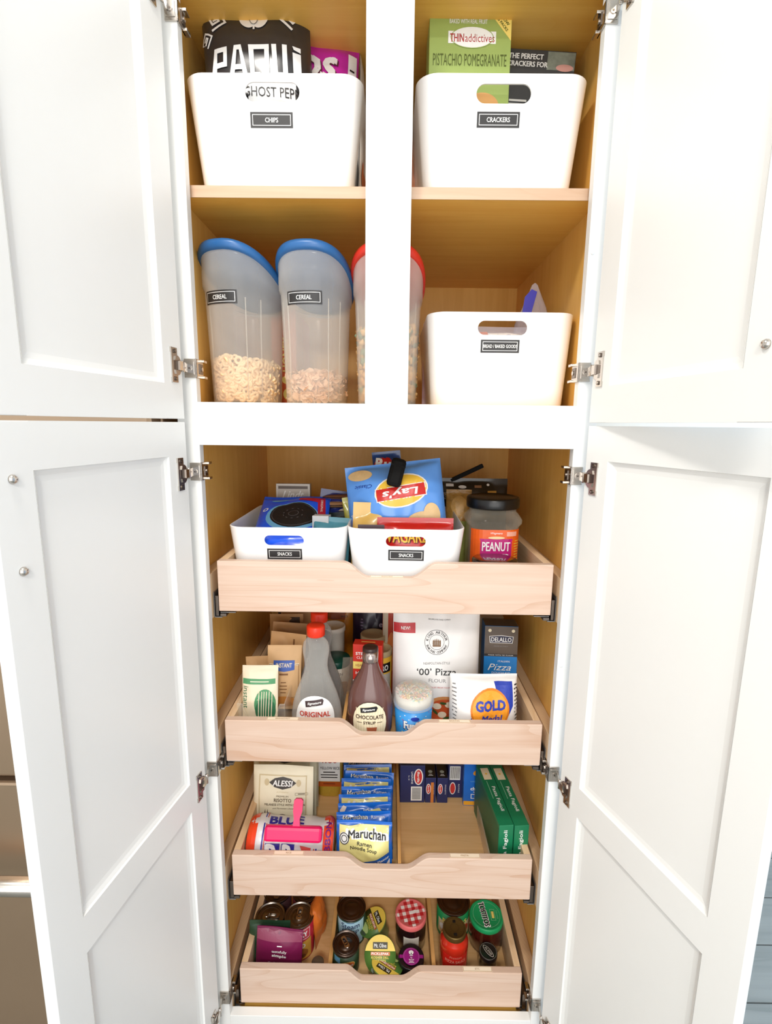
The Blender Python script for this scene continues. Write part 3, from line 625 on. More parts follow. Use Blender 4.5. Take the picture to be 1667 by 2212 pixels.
mb.art(F,[E(.004,.108,.060,.050,SKY,1),E(.006,.112,.053,.043,CK,2),RING(.006,.112,.049,.0395,.0010,col('cookie_grey',92,90,92),3),RING(.006,.112,.012,.010,.0012,col('cookie_grey',92,90,92),3),
  A(.010,.165,.064,.192,col('snack_red',186,34,60,.35),2,rot=-3),A(.055,.120,.072,.190,col('snack_red',186,34,60,.35),2,rot=6),T('ORIGINAL',.064,.155,.005,WHT,3,rot=-86,w=.045),E(-.035,.174,.020,.006,SKY,2),
  E(-.02,.034,.055,.008,SKY,1),T('O',-.062,.135,.012,WHT,2,bold=.03),A(.048,.030,.062,.056,WHT,1,rot=8),LINES(.054,.052,.02,3,.007,.003,CBL,2)]+marks,lay=.0006,mx=.012,smooth=True)
solo('cookie_pack',mb,'blue cookie pack with a black sandwich cookie picture in the left snack bin','cookies',(-.213,.092,F1+.082),(-60,0,0))
mb=MB(); bag(mb,.15,.14,.04,CBL,42,wr=.002)
solo('cookie_pack',mb,'plain blue pack seen through the hand-hole of the left snack bin','cookies',(-.205,.088,B1),(-3,0,0))
SIL=col('silver_card',198,190,180,.35)
carton('chocolate_box','silver chocolate box with script lettering at the back of the left snack bin','box',(-.236,.330,B1),(-2,0,0),.086,.022,.206,SIL,[T('Lindt',0,.178,.020,WHT,2,w=.055,shear=.4,bold=.01),A(-.037,.193,.037,.200,col('slot',92,78,70),1),FR(-.041,.12,.041,.204,.0012,WHT,1)])
mb=MB(); bag(mb,.07,.20,.03,col('navy_foil',18,34,110,.3,coat=.4),44,wr=.003)
solo('snack_packet',mb,'small navy blue packet standing right of the cookie pack','packet of snacks',(-.150,.262,B1),(-4,8,4))
BAR=[col('bar_brown',122,82,56,.35),col('bar_silver',186,170,156,.3),col('bar_tan',150,112,80,.35),col('bar_copper',172,116,92,.3)]
for i,(z,rz,m,tx) in enumerate(((.122,6,0,'lowest brown bar in the stack behind the cookie pack'),(.142,-4,1,'silver wrapped bar lying in the stack behind the cookie pack'),(.158,9,2,'tan bar lying near the top of the stack behind the cookie pack'),(.174,-6,0,'topmost brown bar in the stack behind the cookie pack'))):
    mb=MB(); bag(mb,.085,.036,.016,BAR[m],50+i,wr=.001,crimp=.003)
    solo('granola_bar',mb,tx,'snack bar',(-.112,.245+.012*(i%2),F1+z+.012),(-90,0,rz),'wrapped snack bars')
mb=MB(); F=bag(mb,.075,.155,.03,col('dark_pouch',24,36,36,.35),55,wr=.003)
mb.art(F,[LINES(0,.135,.04,4,.010,.0035,col('pouch_ink',120,150,150),1)],lay=.0006,mx=.012)
solo('snack_packet',mb,'dark pouch leaning between the snack bars and the bin side','packet of snacks',(-.098,.205,B1),(-12,-6,-10))
mb=MB(); bag(mb,.080,.160,.035,col('teal_film',78,146,164,.35,var=.2,scale=24),56,wr=.004)
solo('snack_packet',mb,'teal packet at the front right corner of the left snack bin','packet of snacks',(-.124,.112,B1),(-14,4,4))
carton('snack_box','small white snack box between the cookie pack and the teal packet','box',(-.142,.150,B1),(-3,0,-4),.036,.03,.158,col('grey_white_card',214,216,216,.45),[A(-.012,.12,.012,.145,SIL,1)])
# middle bin
CHB=col('chip_blue',96,160,248,.24,coat=.5,var=.15,scale=16,bump=.25); CHIP=col('potato_chip',226,194,142,.5,var=.15,scale=60)
LRD=col('logo_red',206,34,28,.35); GOLD=col('logo_gold',240,196,70,.35); DBL=col('deep_blue',24,60,150,.35)
mb=MB(); F=bag(mb,.212,.190,.085,CHB,61,wr=.0042,crimp=.008)
mb.art(F,[E(-.016,.064,.058,.036,WHT,1,rot=8),E(-.016,.064,.055,.033,GOLD,2,rot=8),A(-.069,.053,.039,.082,WHT,2,rot=4),A(-.067,.055,.037,.080,LRD,3,rot=4),T("Lay's",-.014,.067,.020,WHT,4,w=.076,bold=.03,shear=.15,rot=4),
   E(-.050,.130,.030,.017,CHIP,2,rot=10),E(-.076,.122,.018,.026,CHIP,3),E(.046,.134,.038,.018,WHT,1),E(.046,.137,.035,.016,CHIP,2),E(.072,.022,.028,.012,CHIP,2),
   T('Classic',.066,.048,.008,DBL,2,w=.04,shear=.3),T('potato',.083,.108,.007,WHT,2,w=.034)],lay=.0009,mx=.012,smooth=True)
# the pack is turned upside-down in its bin, so its print is too
for i,(x,y,z) in enumerate(mb.v): mb.v[i]=(-x,y,.190-z)
mb.f=[tuple(reversed(f)) for f in mb.f]
solo('chip_bag',mb,'bright blue upside-down potato chip bag in the middle snack bin','bag of chips',(.033,.150,F1+.090),(-10,-7,-3))
mb=MB(); F=bag(mb,.066,.205,.045,col('ridge_bag',20,66,132,.28,coat=.5,var=.3),62,wr=.003)
mb.art(F,[E(-.008,.165,.024,.030,LRD,1,rot=-20),T('Ru',-.006,.178,.022,WHT,3,w=.034,bold=.04,rot=-8),LINES(-.004,.150,.04,2,.008,.004,WHT,2),E(-.004,.130,.016,.010,col('chip_orange',226,140,70),2)],lay=.0006,mx=.012)
solo('chip_bag',mb,'red and blue chip bag with a rolled top behind the bright blue bag','bag of chips',(.018,.225,F1+.095),(-2,-6,-8))
q=MB(); q.box(-.0155,.0155,-.010,.010,-.030,.030,col('clip_black',10,10,11,.7,spec=.2),.0075); q.box(-.0155,.0155,-.0105,-.0095,.012,.016,col('clip_black',10,10,11,.5),.0004)
solo('bag_clip',q,'black plastic clip on top of the bright blue chip bag','clip',(.021,.118,-.118),(-12,14,0))
mb=MB(); F=bag(mb,.160,.164,.055,col('gloss_red',196,28,30,.25,coat=.5,var=.2),63,wr=.002)
mb.art(F,[T('VAGARZ',-.0165,.127,.024,GOLD,3,w=.088,bold=.02),T('VAGARZ',-.0145,.1255,.024,col('maroon',90,16,18),2,w=.088,bold=.03),E(0,.100,.05,.006,GOLD,2)],lay=.0006,mx=.012)
solo('snack_bag',mb,'red snack bag lying against the front of the middle snack bin','bag of snacks',(.062,.098,B1),(-4,0,-1))
YF=col('yellow_foil',222,180,96,.3,coat=.4,var=.25,scale=18)
mb=MB(); bag(mb,.105,.192,.04,YF,64,wr=.004)
solo('snack_bag',mb,'yellow snack bag at the left front of the middle snack bin','bag of snacks',(-.022,.112,B1),(-6,2,5))
mb=MB(); bag(mb,.06,.195,.03,col('lime_foil',176,172,76,.3,coat=.4,var=.25,scale=18),65,wr=.004)
solo('snack_bag',mb,'lime green bag corner poking up at the left of the middle bin','bag of snacks',(-.044,.205,B1),(-4,-8,8))
mb=MB(); F=bag(mb,.10,.235,.04,col('navy_foil2',14,32,72,.3,coat=.4,var=.3),66,wr=.003)
mb.art(F,[LINES(-.02,.20,.04,6,.012,.004,col('pale_blue',120,160,200),1)],lay=.0006,mx=.012)
solo('snack_bag',mb,'navy bag standing behind the left edge of the bright blue chip bag','bag of snacks',(-.015,.262,B1),(-2,-3,6))
mb=MB(); bag(mb,.055,.060,.02,col('plum_foil',70,52,60,.3),67,wr=.002)
solo('snack_packet',mb,'thin dark plum packet along the front rim left of the red bag','packet of snacks',(-.030,.082,F1+.096),(-8,0,0))
# peanut jar
t=thing('peanut_jar','clear peanut jar with a black lid and orange label, right of the snack bins','jar',(.240,.190,F1))
GLS=clear('jar_clear',(206,198,180),.12,.75,.05)
q=MB(); rr_=lambda w_,z,r:[(x,y,z) for x,y in rrect(w_,w_,r,7)]
loft(q,[rr_(.098,.001,.03),rr_(.108,.006,.034),rr_(.110,.02,.034),rr_(.110,.141,.034),rr_(.121,.149,.036),rr_(.121,.157,.036),rr_(.108,.169,.044),rr_(.104,.172,.051),rr_(.104,.182,.051)],GLS); q.build('jar_body',t)
JO=col('jar_orange',236,96,24,.35,var=.25,scale=45); MAG=col('magenta',190,20,120,.35)
def sq(w_,r):
    def S(u,v,o):
        h=w_/2; k=h-r
        if abs(u)<=k: return (u,-h-o,v)
        a=(abs(u)-k)/r; sg=1 if u>0 else -1
        return (sg*(k+(r+o)*math.sin(a)),-(k+(r+o)*math.cos(a)),v)
    return S
q=MB(); q.art(sq(.1104,.034),[A(-.060,.040,.060,.138,JO,1),A(-.034,.052,.034,.112,MAG,2),P([(-.034,.112),(-.036,.118),(.036,.118),(.034,.112)],MAG,2),T('PEANUT',0,.101,.020,WHT,3,w=.060,bold=.02),T('BUTTER',0,.075,.019,WHT,3,w=.060,bold=.02),
   T('Wegmans',.0,.130,.006,WHT,2,w=.026,shear=.3),E(0,.1205,.018,.003,col('ribbon_cream',240,214,160),3),A(.022,.124,.046,.134,col('pink_panel',236,170,150),2),LINES(.048,.112,.018,9,.006,.002,GOLD,2)],mx=.01)
q.build('label',t)['label']='orange label with a magenta banner'
q=MB(); q.lathe([(.052,.180),(.0575,.1805),(.0585,.183),(.0585,.200),(.057,.203),(.052,.2045),(.050,.203),(0,.203)],col('lid_black',18,18,19,.3),56,flute=lambda a,z:.004*math.cos(a*60) if .182<z<.201 else 0); q.build('lid',t)['label']='black screw lid'
q=MB(); q.lathe([(.045,.0),(.0455,.003),(.0455,.078),(.047,.079),(.047,.084),(.0455,.0855),(0,.0855)],col('tin_black',30,22,24,.06,coat=1,var=.05),48)
solo('round_tin',q,'glossy black round tin in front of the peanut jar','tin',(.229,.092,F1))
mb=MB(); bag(mb,.062,.205,.05,col('nut_bag',168,126,62,.35,var=.45,scale=70,bump=.8),71,wr=.003); F,_=pill(.062,.205,.05,71,wr=.003)
mb.art(F,[A(-.028,.015,.026,.130,col('bag_green',150,160,88,.35),1),E(0,.165,.02,.025,col('nut_brown',190,148,84,var=.3,scale=120),2)],lay=.0006,mx=.012)
solo('snack_bag',mb,'narrow bag of nuts with a green lower half left of the peanut jar','bag of snacks',(.1775,.285,F1),(-2,0,0))
KF=col('black_foil2',36,32,28,.3,coat=.35,var=.3,scale=20)
mb=MB(); F=bag(mb,.175,.225,.06,KF,72,wr=.003)
mb.art(F,[A(-.072,.204,-.052,.211,WHT,1),A(.000,.202,.018,.208,col('dim_tan',150,110,80),1),A(.034,.186,.058,.194,col('dim_gold',196,150,70),1),E(.036,.209,.004,.003,WHT,1),E(-.03,.203,.010,.004,WHT,1),T('NET',-.078,.180,.010,WHT,2,w=.012),FR(-.086,.172,-.068,.188,.0012,WHT,1)]+[E(-.02+.022*i,.158,.007,.004,WHT,1) for i in range(4)],lay=.0006,mx=.014)
solo('snack_bag',mb,'large black bag at the back right of the top pull-out','bag of snacks',(.225,.36,F1),(-2,0,0))
q=MB(); q.box(-.048,.048,-.004,.004,-.0055,.0055,col('clip_black',10,10,11,.5),.002)
solo('bag_clip',q,'long black clip sticking up slantwise from the large black bag','clip',(.205,.372,F1+.237),(0,-26,0))
# ================================================================ second pull-out: breakfast and baking
ACR=clear('organiser_clear',(250,246,236),.06,.30,.06)
q=MB(); n=14
def dipz(x): return .094-.030*(1 if abs(x)<.028 else max(0,1-((abs(x)-.028)/.012)**2) if abs(x)<.040 else 0)
xs=[-.052+.104*i/28 for i in range(29)]
q.prism([(x,dipz(x)) for x in xs]+[(.052,.001),(-.052,.001)],lambda u,v,d:(u,d,v),-.190,-.1875,ACR)
q.box(-.052,-.0495,-.1875,.19,.001,.094,ACR); q.box(.0495,.052,-.1875,.19,.001,.094,ACR); q.box(-.0495,.0495,.1875,.19,.001,.094,ACR); q.box(-.0495,.0495,-.1875,.1875,.001,.0035,ACR)
q.tube([(x,-.189,dipz(x)) for x in xs],.0013,ACR,6)
solo('organiser_bin',q,'clear organiser bin of drink packets at the left of the second pull-out','bin',(-.266,.258,F2))
B2=F2+.004
TEA=col('packet_cream',240,226,198,.55); TGR=col('packet_green',84,150,104,.5); TGD=col('packet_dkgreen',52,116,80,.5)
def packet(label,loc,rot,w,h,mat,art=(),seed=1,name='drink_packet',cat='packet',group='drink packets in the clear organiser',t=.016,wr=.0016):
    mb=MB(); F=bag(mb,w,h,t,mat,seed,wr=wr,crimp=.008); mb.art(F,art,lay=.0005,mx=.012)
    return solo(name,mb,label,cat,loc,rot,group)
strk=[P([(x,.005+.004*abs(x*60)),(x+.0018,.005),(x+.0045,.075),(x+.003,.077)],TEA,3) for x in (-.004,.002,.007,.012,.018,.024)]
packet('cream packet with a green picture at the front of the organiser',(-.276,.094,B2+.030),(-6,1,2),.078,.132,TEA,
  [A(-.037,.092,.034,.104,TGR,1),LINES(0,.097,.062,1,.003,.002,TEA,2),T('instant',-.030,.062,.011,TGD,2,rot=-90,w=.05),E(.012,.045,.023,.036,TGR,1),E(.013,.03,.022,.03,TGD,2)]+strk,81)
KR=col('kraft',206,160,108,.6,var=.12,scale=30); KR2=col('kraft_dark',176,130,80,.6,var=.15,scale=30); KR3=col('kraft_light',216,176,128,.6,var=.12,scale=30)
PBL=col('packet_blue',60,96,180,.5); PBR=col('packet_brown',128,84,44,.5)
packet('kraft packet with a blue label, first behind the cream packet',(-.236,.150,B2+.030),(-7,2,4),.078,.152,KR3,
  [A(-.024,.096,.024,.118,PBL,2),P([(-.024,.096),(.024,.096),(0,.092)],PBL,2),T('INSTANT',0,.107,.010,TEA,3,w=.036,bold=.02),A(-.034,.106,-.024,.110,TEA,1),A(.024,.106,.034,.110,TEA,1),FR(-.034,.03,.034,.108,.001,PBR,1),LINES(0,.084,.03,1,.005,.004,PBR,2),LINES(0,.066,.018,4,.008,.002,PBR,2),E(0,.02,.03,.014,col('oat_photo',206,140,70,var=.3,scale=90),2)],82)
packet('crumpled pale kraft packet between the blue-labelled one and the organiser wall',(-.288,.150,B2+.024),(-10,-8,-10),.055,.128,KR3,(),83,wr=.004)
packet('brown kraft packet with a folded corner, second behind the blue-labelled one',(-.243,.195,B2+.028),(-8,3,-6),.088,.164,KR,[A(.012,.128,.016,.150,PBR,1)],84,wr=.003)
packet('dull brown packet leaning in the middle of the organiser',(-.250,.240,B2+.026),(-9,5,6),.086,.172,KR2,(),85,wr=.004)
packet('torn brown packet with a dark opening behind the dull brown one',(-.252,.285,B2+.026),(-10,-3,-5),.090,.176,KR2,[A(.010,.150,.036,.168,col('fold_dark',66,44,24,.6),1)],86,wr=.004)
packet('rolled tan packet with a small black square near the back of the organiser',(-.250,.330,B2+.026),(-12,2,2),.098,.188,KR,[A(-.044,.150,-.036,.162,BLK,1)],87,t=.03,wr=.004)
carton('oat_box','beige and dark green oatmeal box at the back left of the second pull-out','box',(-.243,.475,F2),(0,0,0),.122,.05,.215,col('oat_beige',226,206,178,.5),
  [T('QUAKER',.004,.169,.014,col('oat_ink',52,36,28),2,w=.062,bold=.02),A(-.060,.002,.060,.152,col('oat_green',24,62,62,.5),1),LINES(0,.159,.03,1,.004,.002,col('oat_ink',52,36,28),2)])
# syrup bottles
def rad(prof,z):
    for (r0,z0),(r1,z1) in zip(prof,prof[1:]):
        if z0<=z<=z1: return r0+(r1-r0)*(z-z0)/max(1e-6,z1-z0)
    return prof[-1][0]
def surf(prof,sx,sy):
    def S(u,v,o):
        r=rad(prof,v); a=u/(r*sx); a=max(-1.5,min(1.5,a)); return ((r+o)*sx*math.sin(a),-(r+o)*sy*math.cos(a)-o,v)
    return S
SP=[(.050,.001),(.0540,.006),(.0565,.02),(.0565,.055),(.0525,.080),(.0450,.105),(.0350,.130),(.0275,.150),(.0248,.165),(.0258,.180),(.0288,.196),(.0295,.208),(.0268,.222),(.0200,.231),(.0160,.234),(.0160,.240)]
REDC=col('cap_red',238,56,28,.35)
def syrup(label,loc,liquid,lab):
    t=thing('syrup_bottle',label,'bottle',loc,(0,0,0))
    fl=lambda a,z:.018*math.cos(a*22)*max(0,min(1,(.20-z)/.03))*max(0,min(1,(z-.10)/.03)) if .08<z<.22 else 0
    q=MB(); q.lathe(SP,clear('syrup_glass',(226,224,219),.17,.70,.03),66,sy=.60,flute=fl); q.build('bottle',t)
    if liquid:
        q=MB(); q.lathe([(r*.93,z) for r,z in SP if .004<z<liquid]+[(0,liquid)],col('syrup_dark',44,24,14,.2),40,sy=.58); q.build('syrup',t)['label']='dark brown syrup'
    if lab:
        S=surf(SP,1,.60); q=MB()
        pts=[(.047*math.cos(R(a)),.058+.050*math.sin(R(a))) for a in range(0,181,10)]+[(-.047,.012),(.047,.012)]
        q.art(S,[P(pts,WHT,1),P([(-.020,.083),(.017,.089),(.0195,.098),(.0165,.102),(-.022,.096)],col('syrup_tag',62,42,44),2),T('Signature',-.001,.0925,.0065,WHT,3,w=.030,shear=.3,bold=.02,rot=8),T('SELECT',-.002,.0865,.0022,WHT,3,rot=8),
          T('ORIGINAL',0,.068,.0115,col('syrup_red',206,66,48),2,w=.070,bold=.02),T('SYRUP',0,.053,.0085,col('syrup_red',206,66,48),2,w=.032,bold=.02),A(-.042,.052,-.020,.0535,col('syrup_red',206,66,48),2),A(.020,.052,.042,.0535,col('syrup_red',206,66,48),2),A(-.042,.014,.042,.044,col('syrup_peach',246,200,160),1)],lay=.0005,mx=.008)
        q.build('label',t)['label']='white arched label'
    q=MB(); q.lathe([(.0190,.238),(.0198,.239),(.0198,.258),(.0185,.2610),(.0150,.2622),(0,.2622)],REDC,48,flute=lambda a,z:.010*math.cos(a*40) if .2385<z<.259 else 0); q.build('cap',t)['label']='red screw cap'
    return t
syrup('nearly empty red-capped syrup bottle at the front of the second pull-out',(-.1505,.108,F2),0,True)
syrup('dark full red-capped syrup bottle standing behind the nearly empty one',(-.154,.187,F2),.222,False)
q=MB(); q.lathe([(.030,0),(.031,.003),(.031,.158),(.0335,.160),(.0335,.170),(.0320,.1725),(.029,.1715),(.0275,.168),(0,.168)],col('canister_white',222,216,206,.4),44)
q.art(cyl(.031),[A(-.034,.02,-.018,.13,col('canister_red',150,50,50),1)],mx=.01)
solo('canister',q,'white canister with a recessed lid behind the dark syrup bottle','canister',(-.138,.320,F2))
t=thing('canister','white canister with a dark green lid between the syrup bottles and divider','canister',(-.122,.252,F2))
q=MB(); q.lathe([(.033,0),(.034,.003),(.034,.100)],col('canister_cream',228,220,206,.45),44)
q.art(cyl(.034),[T('MEN',.010,.085,.007,col('oat_ink',52,36,28),2),E(.018,.045,.022,.020,col('food_gold',206,140,60,var=.4,scale=80),2),E(.0,.03,.02,.02,col('food_tan',190,150,110),1)],mx=.008); q.build('tub',t)
q=MB(); q.lathe([(.035,.100),(.0352,.101),(.0352,.114),(.0335,.1165),(0,.1165)],col('lid_green',12,72,60,.35),44); q.build('lid',t)['label']='dark green lid'
mb=MB(); bag(mb,.090,.185,.05,col('orange_foil',232,150,30,.35,coat=.3,var=.12,scale=20),91,wr=.003); F,_=pill(.090,.185,.05,91,wr=.003)
mb.art(F,[A(-.04,.14,.015,.17,col('rust2',170,84,34),1),T('with',.012,.150,.008,col('oat_ink',52,36,28),2)],lay=.0006,mx=.012)
solo('snack_bag',mb,'orange bag at the back of the second pull-out beside the oatmeal box','bag',(-.130,.455,F2),(0,0,0))
mb=MB(); bag(mb,.030,.150,.02,clear('clear_wrap',(200,190,176),.10,.6,.06),92,wr=.006)
solo('wrapped_packet',mb,'crinkled clear wrapper squeezed against the wooden divider','packet',(-.0985,.180,F2),(0,6,20))
# chocolate syrup
CP=[(.038,.001),(.0435,.006),(.0485,.03),(.0500,.070),(.0490,.098),(.0450,.118),(.0370,.138),(.0290,.152),(.0215,.166),(.0175,.178),(.0160,.188)]
t=thing('syrup_bottle','brown chocolate syrup bottle with a fluted neck in the scooped front','bottle',(-.030,.095,F2))
q=MB(); q.lathe(CP,col('choc_brown',98,62,56,.25,coat=.6),72,sy=.72,flute=lambda a,z:.020*math.cos(a*26)*max(0,min(1,(z-.128)/.02)) if z<.182 else 0); q.build('bottle',t)
S=surf(CP,1,.72); q=MB(); CRM=col('label_cream',240,228,196,.5); CHI=col('choc_ink',58,36,26)
q.art(S,[E(0,.058,.0405,.050,CHI,1),E(0,.058,.0392,.0487,CRM,2)]+[A(x-.0006,.018,x+.0006,.094,col('label_cream2',226,212,178),3) for x in (-.03,-.024,-.018,-.012,-.006,0,.006,.012,.018,.024,.03)]+
  [P([(-.019,.083),(.014,.087),(.0175,.095),(.0145,.099),(-.020,.094)],BLK,4),T('Signature',-.002,.091,.006,WHT,5,w=.026,shear=.3,bold=.02,rot=6),T('CHOCOLATE',0,.0735,.0088,CHI,4,w=.061,bold=.02),T('SYRUP',0,.0605,.0068,CHI,4,w=.026,bold=.02),A(-.028,.060,-.016,.0612,CHI,4),A(.016,.060,.028,.0612,CHI,4),
   P([(-.002,.022),(.012,.022),(.016,.050),(-.006,.050)],col('choc_drink',168,92,62),4),E(-.014,.026,.008,.006,col('choc_drink2',120,50,40),4)],lay=.0004,mx=.008)
q.build('label',t)['label']='cream oval label'
q=MB(); q.lathe([(.0165,.1865),(.0172,.1875),(.0172,.2100)],M('foil_seal',(176,160,154),.18,.9,var=.3,scale=60),40); q.build('neck_seal',t)['label']='silvery neck seal'
q=MB(); q.lathe([(.0170,.2101),(.0174,.211),(.0168,.2175),(.0150,.2190),(0,.2192)],col('cap_brown',54,36,32,.35),40); q.build('cap',t)['label']='dark brown cap'
carton('baking_box','small red and yellow box standing behind the chocolate syrup','box',(-.038,.174,F2),(0,0,-6),.068,.030,.192,col('box_red',206,44,28,.4),
  [A(-.0335,.132,.010,.150,YEL,1),T('HEALTHY',-.012,.141,.006,RED,2,w=.03),T('STEVIA',-.010,.170,.007,WHT,2,w=.034,bold=.02),T('CLEAR',-.012,.160,.006,WHT,2,w=.026),T('HEAR',-.012,.122,.007,WHT,2,w=.03,bold=.02),P([(-.0335,.002),(.0335,.002),(.0335,.085),(-.0335,.105)],WHT,1)],tops=[LINES(0,.0,.05,1,.01,.003,YEL,1)])
def tub_can(label,loc,h,r,txt):
    t=thing('seasoning_tub',label,'tub',loc,(0,0,0),'seasoning tubs')
    q=MB(); q.lathe([(r*.97,0),(r,.003),(r,h-.014)],col('tub_yellow',222,176,60,.4),40); q.art(cyl(r),[A(-.034,h-.052,.034,h-.028,BLK,1),T(txt,.010,h-.040,.014,WHT,2,w=.03,bold=.03),A(-.034,.01,.034,h-.056,col('tub_photo',204,200,190,var=.3,scale=60),1)],mx=.008); q.build('tub',t)
    q=MB(); q.lathe([(r+.0008,h-.014),(r+.0012,h-.013),(r+.0012,h-.001),(r,h),(r-.003,h),(r-.004,h-.003),(0,h-.003)],clear('tub_lid',(206,186,146),.6,.95,.3),40); q.build('lid',t)['label']='cloudy plastic lid'
    return t
tub_can('yellow tub with black lettering, nearer of the two behind the red box',(-.014,.232,F2),.152,.0315,'ORO')
tub_can('cloudy-lidded tub, farther of the two behind the red box',(-.030,.302,F2),.158,.0325,'ORO')
mb=MB(); F=bag(mb,.112,.215,.06,col('aubergine',40,28,50,.35,coat=.3,var=.2),95,wr=.004)
mb.art(F,[T('e',.022,.152,.010,col('lilac',196,184,206),1,bold=.02),LINES(-.03,.165,.008,4,.008,.003,col('lilac2',120,104,134),1)],lay=.0006,mx=.012)
solo('baking_bag',mb,'dark purple bag standing behind the seasoning tubs','bag',(-.034,.395,F2),(0,0,0))
# flour
PW=col('pouch_white',236,235,234,.4,coat=.2,var=.015); RD2=col('new_red',190,40,48,.4); GRY=col('grey_ink',128,126,126)
mb=MB(); F=bag(mb,.204,.272,.075,PW,97,bottom=True,wr=.0016,pu=3.2)
CB_=col('crown_bronze',120,84,40)
ped=[A(-.0095,.183,.0095,.1865,CB_,2)]+[P([(x-.0013,.1865),(x+.0013,.1865),(x+.0016,.196),(x,.2005+q),(x-.0016,.196)],CB_,2) for x,q in ((-.0078,-.002),(-.0040,0),(0,.0015),(.0040,0),(.0078,-.002))]+[FR(-.0095,.1885,.0095,.1945,.0008,CB_,2)]
def around(txt,u,v,r,h,m,a0,a1,L=2):
    out=[]; n=len(txt)
    for i,c in enumerate(txt):
        if c==' ': continue
        a=a0+(a1-a0)*i/(n-1); cw=a1<a0
        out.append(T(c,u+r*math.cos(R(a)),v+r*math.sin(R(a)),h,m,L,rot=a-90 if cw else a+90,bold=.01))
    return out
mb.art(F,[A(-.101,.213,-.050,.236,RD2,1),T('NEW!',-.073,.2245,.0075,WHT,2,w=.021,bold=.01),T('100% EMPLOYEE-OWNED COMPANY',.006,.245,.0032,CHALK,1,w=.052),RING(0,.193,.0285,.0285,.0009,BLK,1),RING(0,.193,.0175,.0175,.0007,BLK,1)]+ped+around('KING ARTHUR',0,.193,.0228,.0058,BLK,165,15)+around('BAKING COMPANY',0,.193,.0228,.0050,BLK,200,340)+
  [T('NEAPOLITAN-STYLE',0,.1455,.0055,GRY,1,w=.062),T("\u201800\u2019 Pizza",0,.126,.0155,BLK,1,w=.092,bold=.008),T('FLOUR',.002,.106,.0080,GRY,1,w=.040),T('FOR CHEWY, CRISP CRUST FROM YOUR HOME OVEN',0,.090,.0040,RD2,1,w=.126,rot=2),
   E(.020,.036,.044,.034,col('pizza_crust',206,142,84,var=.2,scale=70),1),E(.020,.034,.038,.029,col('pizza_sauce_print',196,82,40,var=.4,scale=60),2)]+[E(.020+x,.036+y,.010,.0075,col('mozzarella',236,220,196),3) for x,y in ((-.018,.010),(.010,.014),(-.006,-.010),(.020,-.006))]+[E(.020+x,.036+y,.008,.003,col('basil',52,84,40),4,rot=x*2000) for x,y in ((-.004,.018),(.022,.006),(-.022,-.004),(.004,-.018))],lay=.0006,mx=.012)
solo('flour_pouch',mb,'white pizza flour pouch with a round black crest','flour',(.122,.185,F2),(-3,0,0))
mb=MB(); F=bag(mb,.190,.272,.075,col('flour_red',200,66,36,.4,var=.12,scale=20),98,bottom=True,wr=.003)
mb.art(F,[A(-.094,.03,-.080,.265,col('cream_strip',226,216,194),1),E(-.070,.12,.012,.05,col('orange_print',226,130,70),2)],lay=.0006,mx=.012)
solo('flour_bag',mb,'red bag with a cream edge standing behind the white flour pouch','flour',(.088,.290,F2),(-2,0,-3))
carton('dough_kit_box','tall brown and blue pizza dough kit box right of the flour pouch','box',(.283,.235,F2),(-3,0,-3),.080,.055,.216,col('kit_blue',30,128,206,.4),
  [A(-.0398,.140,.0398,.2155,col('kit_brown',96,84,74,.45),1),E(-.028,.205,.004,.004,CRM,2),E(.028,.205,.004,.004,CRM,2),P([(-.027,.174),(.027,.174),(.029,.191),(0,.1935),(-.029,.191)],WHT,2),P([(-.0258,.1752),(.0258,.1752),(.0277,.1900),(0,.1922),(-.0277,.1900)],col('kit_navy',42,40,66),3),T('DELALLO',0,.183,.0105,WHT,4,w=.048,bold=.01),T('MADE IN ITALY',0,.166,.0030,GRY,2,w=.034),A(-.0398,.141,.0398,.1465,col('kit_dark',48,44,42),2),T("MADE WITH '00' FLOUR",0,.1437,.0026,WHT,3,w=.06),
   T('ITALIAN',.008,.128,.0045,WHT,2,w=.028),T('Pizza',-.002,.113,.0165,WHT,2,w=.056,shear=.35),T('DOUGH KIT',.002,.0985,.0050,WHT,2,w=.044),E(0,.062,.030,.026,col('pizza_crust',206,142,84,var=.2,scale=70),1),E(0,.060,.026,.022,col('pizza_sauce_print',196,82,40,var=.4,scale=60),2)],tops=[A(-.039,-.026,.039,.026,col('kit_brown',96,84,74,.45),1)])
GM=col('gold_orange',246,160,44,.4); GB=col('gold_blue',38,62,168,.4)
mb=MB(); F=bag(mb,.150,.150,.075,col('paper_white',240,238,236,.5,var=.02,bump=.2),99,wr=.003,crimp=.004,pu=5)
mb.art(F,[P([(.020,.139),(.060,.139),(.060,.090),(.045,.060),(.030,.085)],GB,1),P([(-.052,.030),(-.020,.030),(-.020,.078),(-.034,.066)],GB,1),P([(-.052,.020),(.060,.020),(.060,.030),(-.052,.030)],GB,1),E(.008,.083,.043,.046,col('gold_rim',226,128,26),3),E(.008,.083,.039,.042,GM,4),T('GOLD',.009,.094,.021,GB,5,w=.064,bold=.05),T('Medal',.012,.066,.014,GB,5,w=.046,bold=.02,shear=.2),
   LINES(.068,.13,.010,14,.008,.003,CHALK,2),LINES(-.067,.13,.010,14,.008,.0025,GRY,2)],lay=.0006,mx=.010)
solo('flour_bag',mb,'small white and blue flour bag with a round orange emblem','flour',(.222,.100,F2),(-5,0,1))
mb=MB(); mb.box(-.024,.024,-.02,.02,0,.178,col('navy_box',26,38,92,.4),.001); mb.art(flat(-.02),[A(-.022,.14,.022,.165,col('navy_box2',44,58,130),1)])
solo('baking_box',mb,'dark navy box at the back right of the second pull-out','box',(.298,.430,F2))
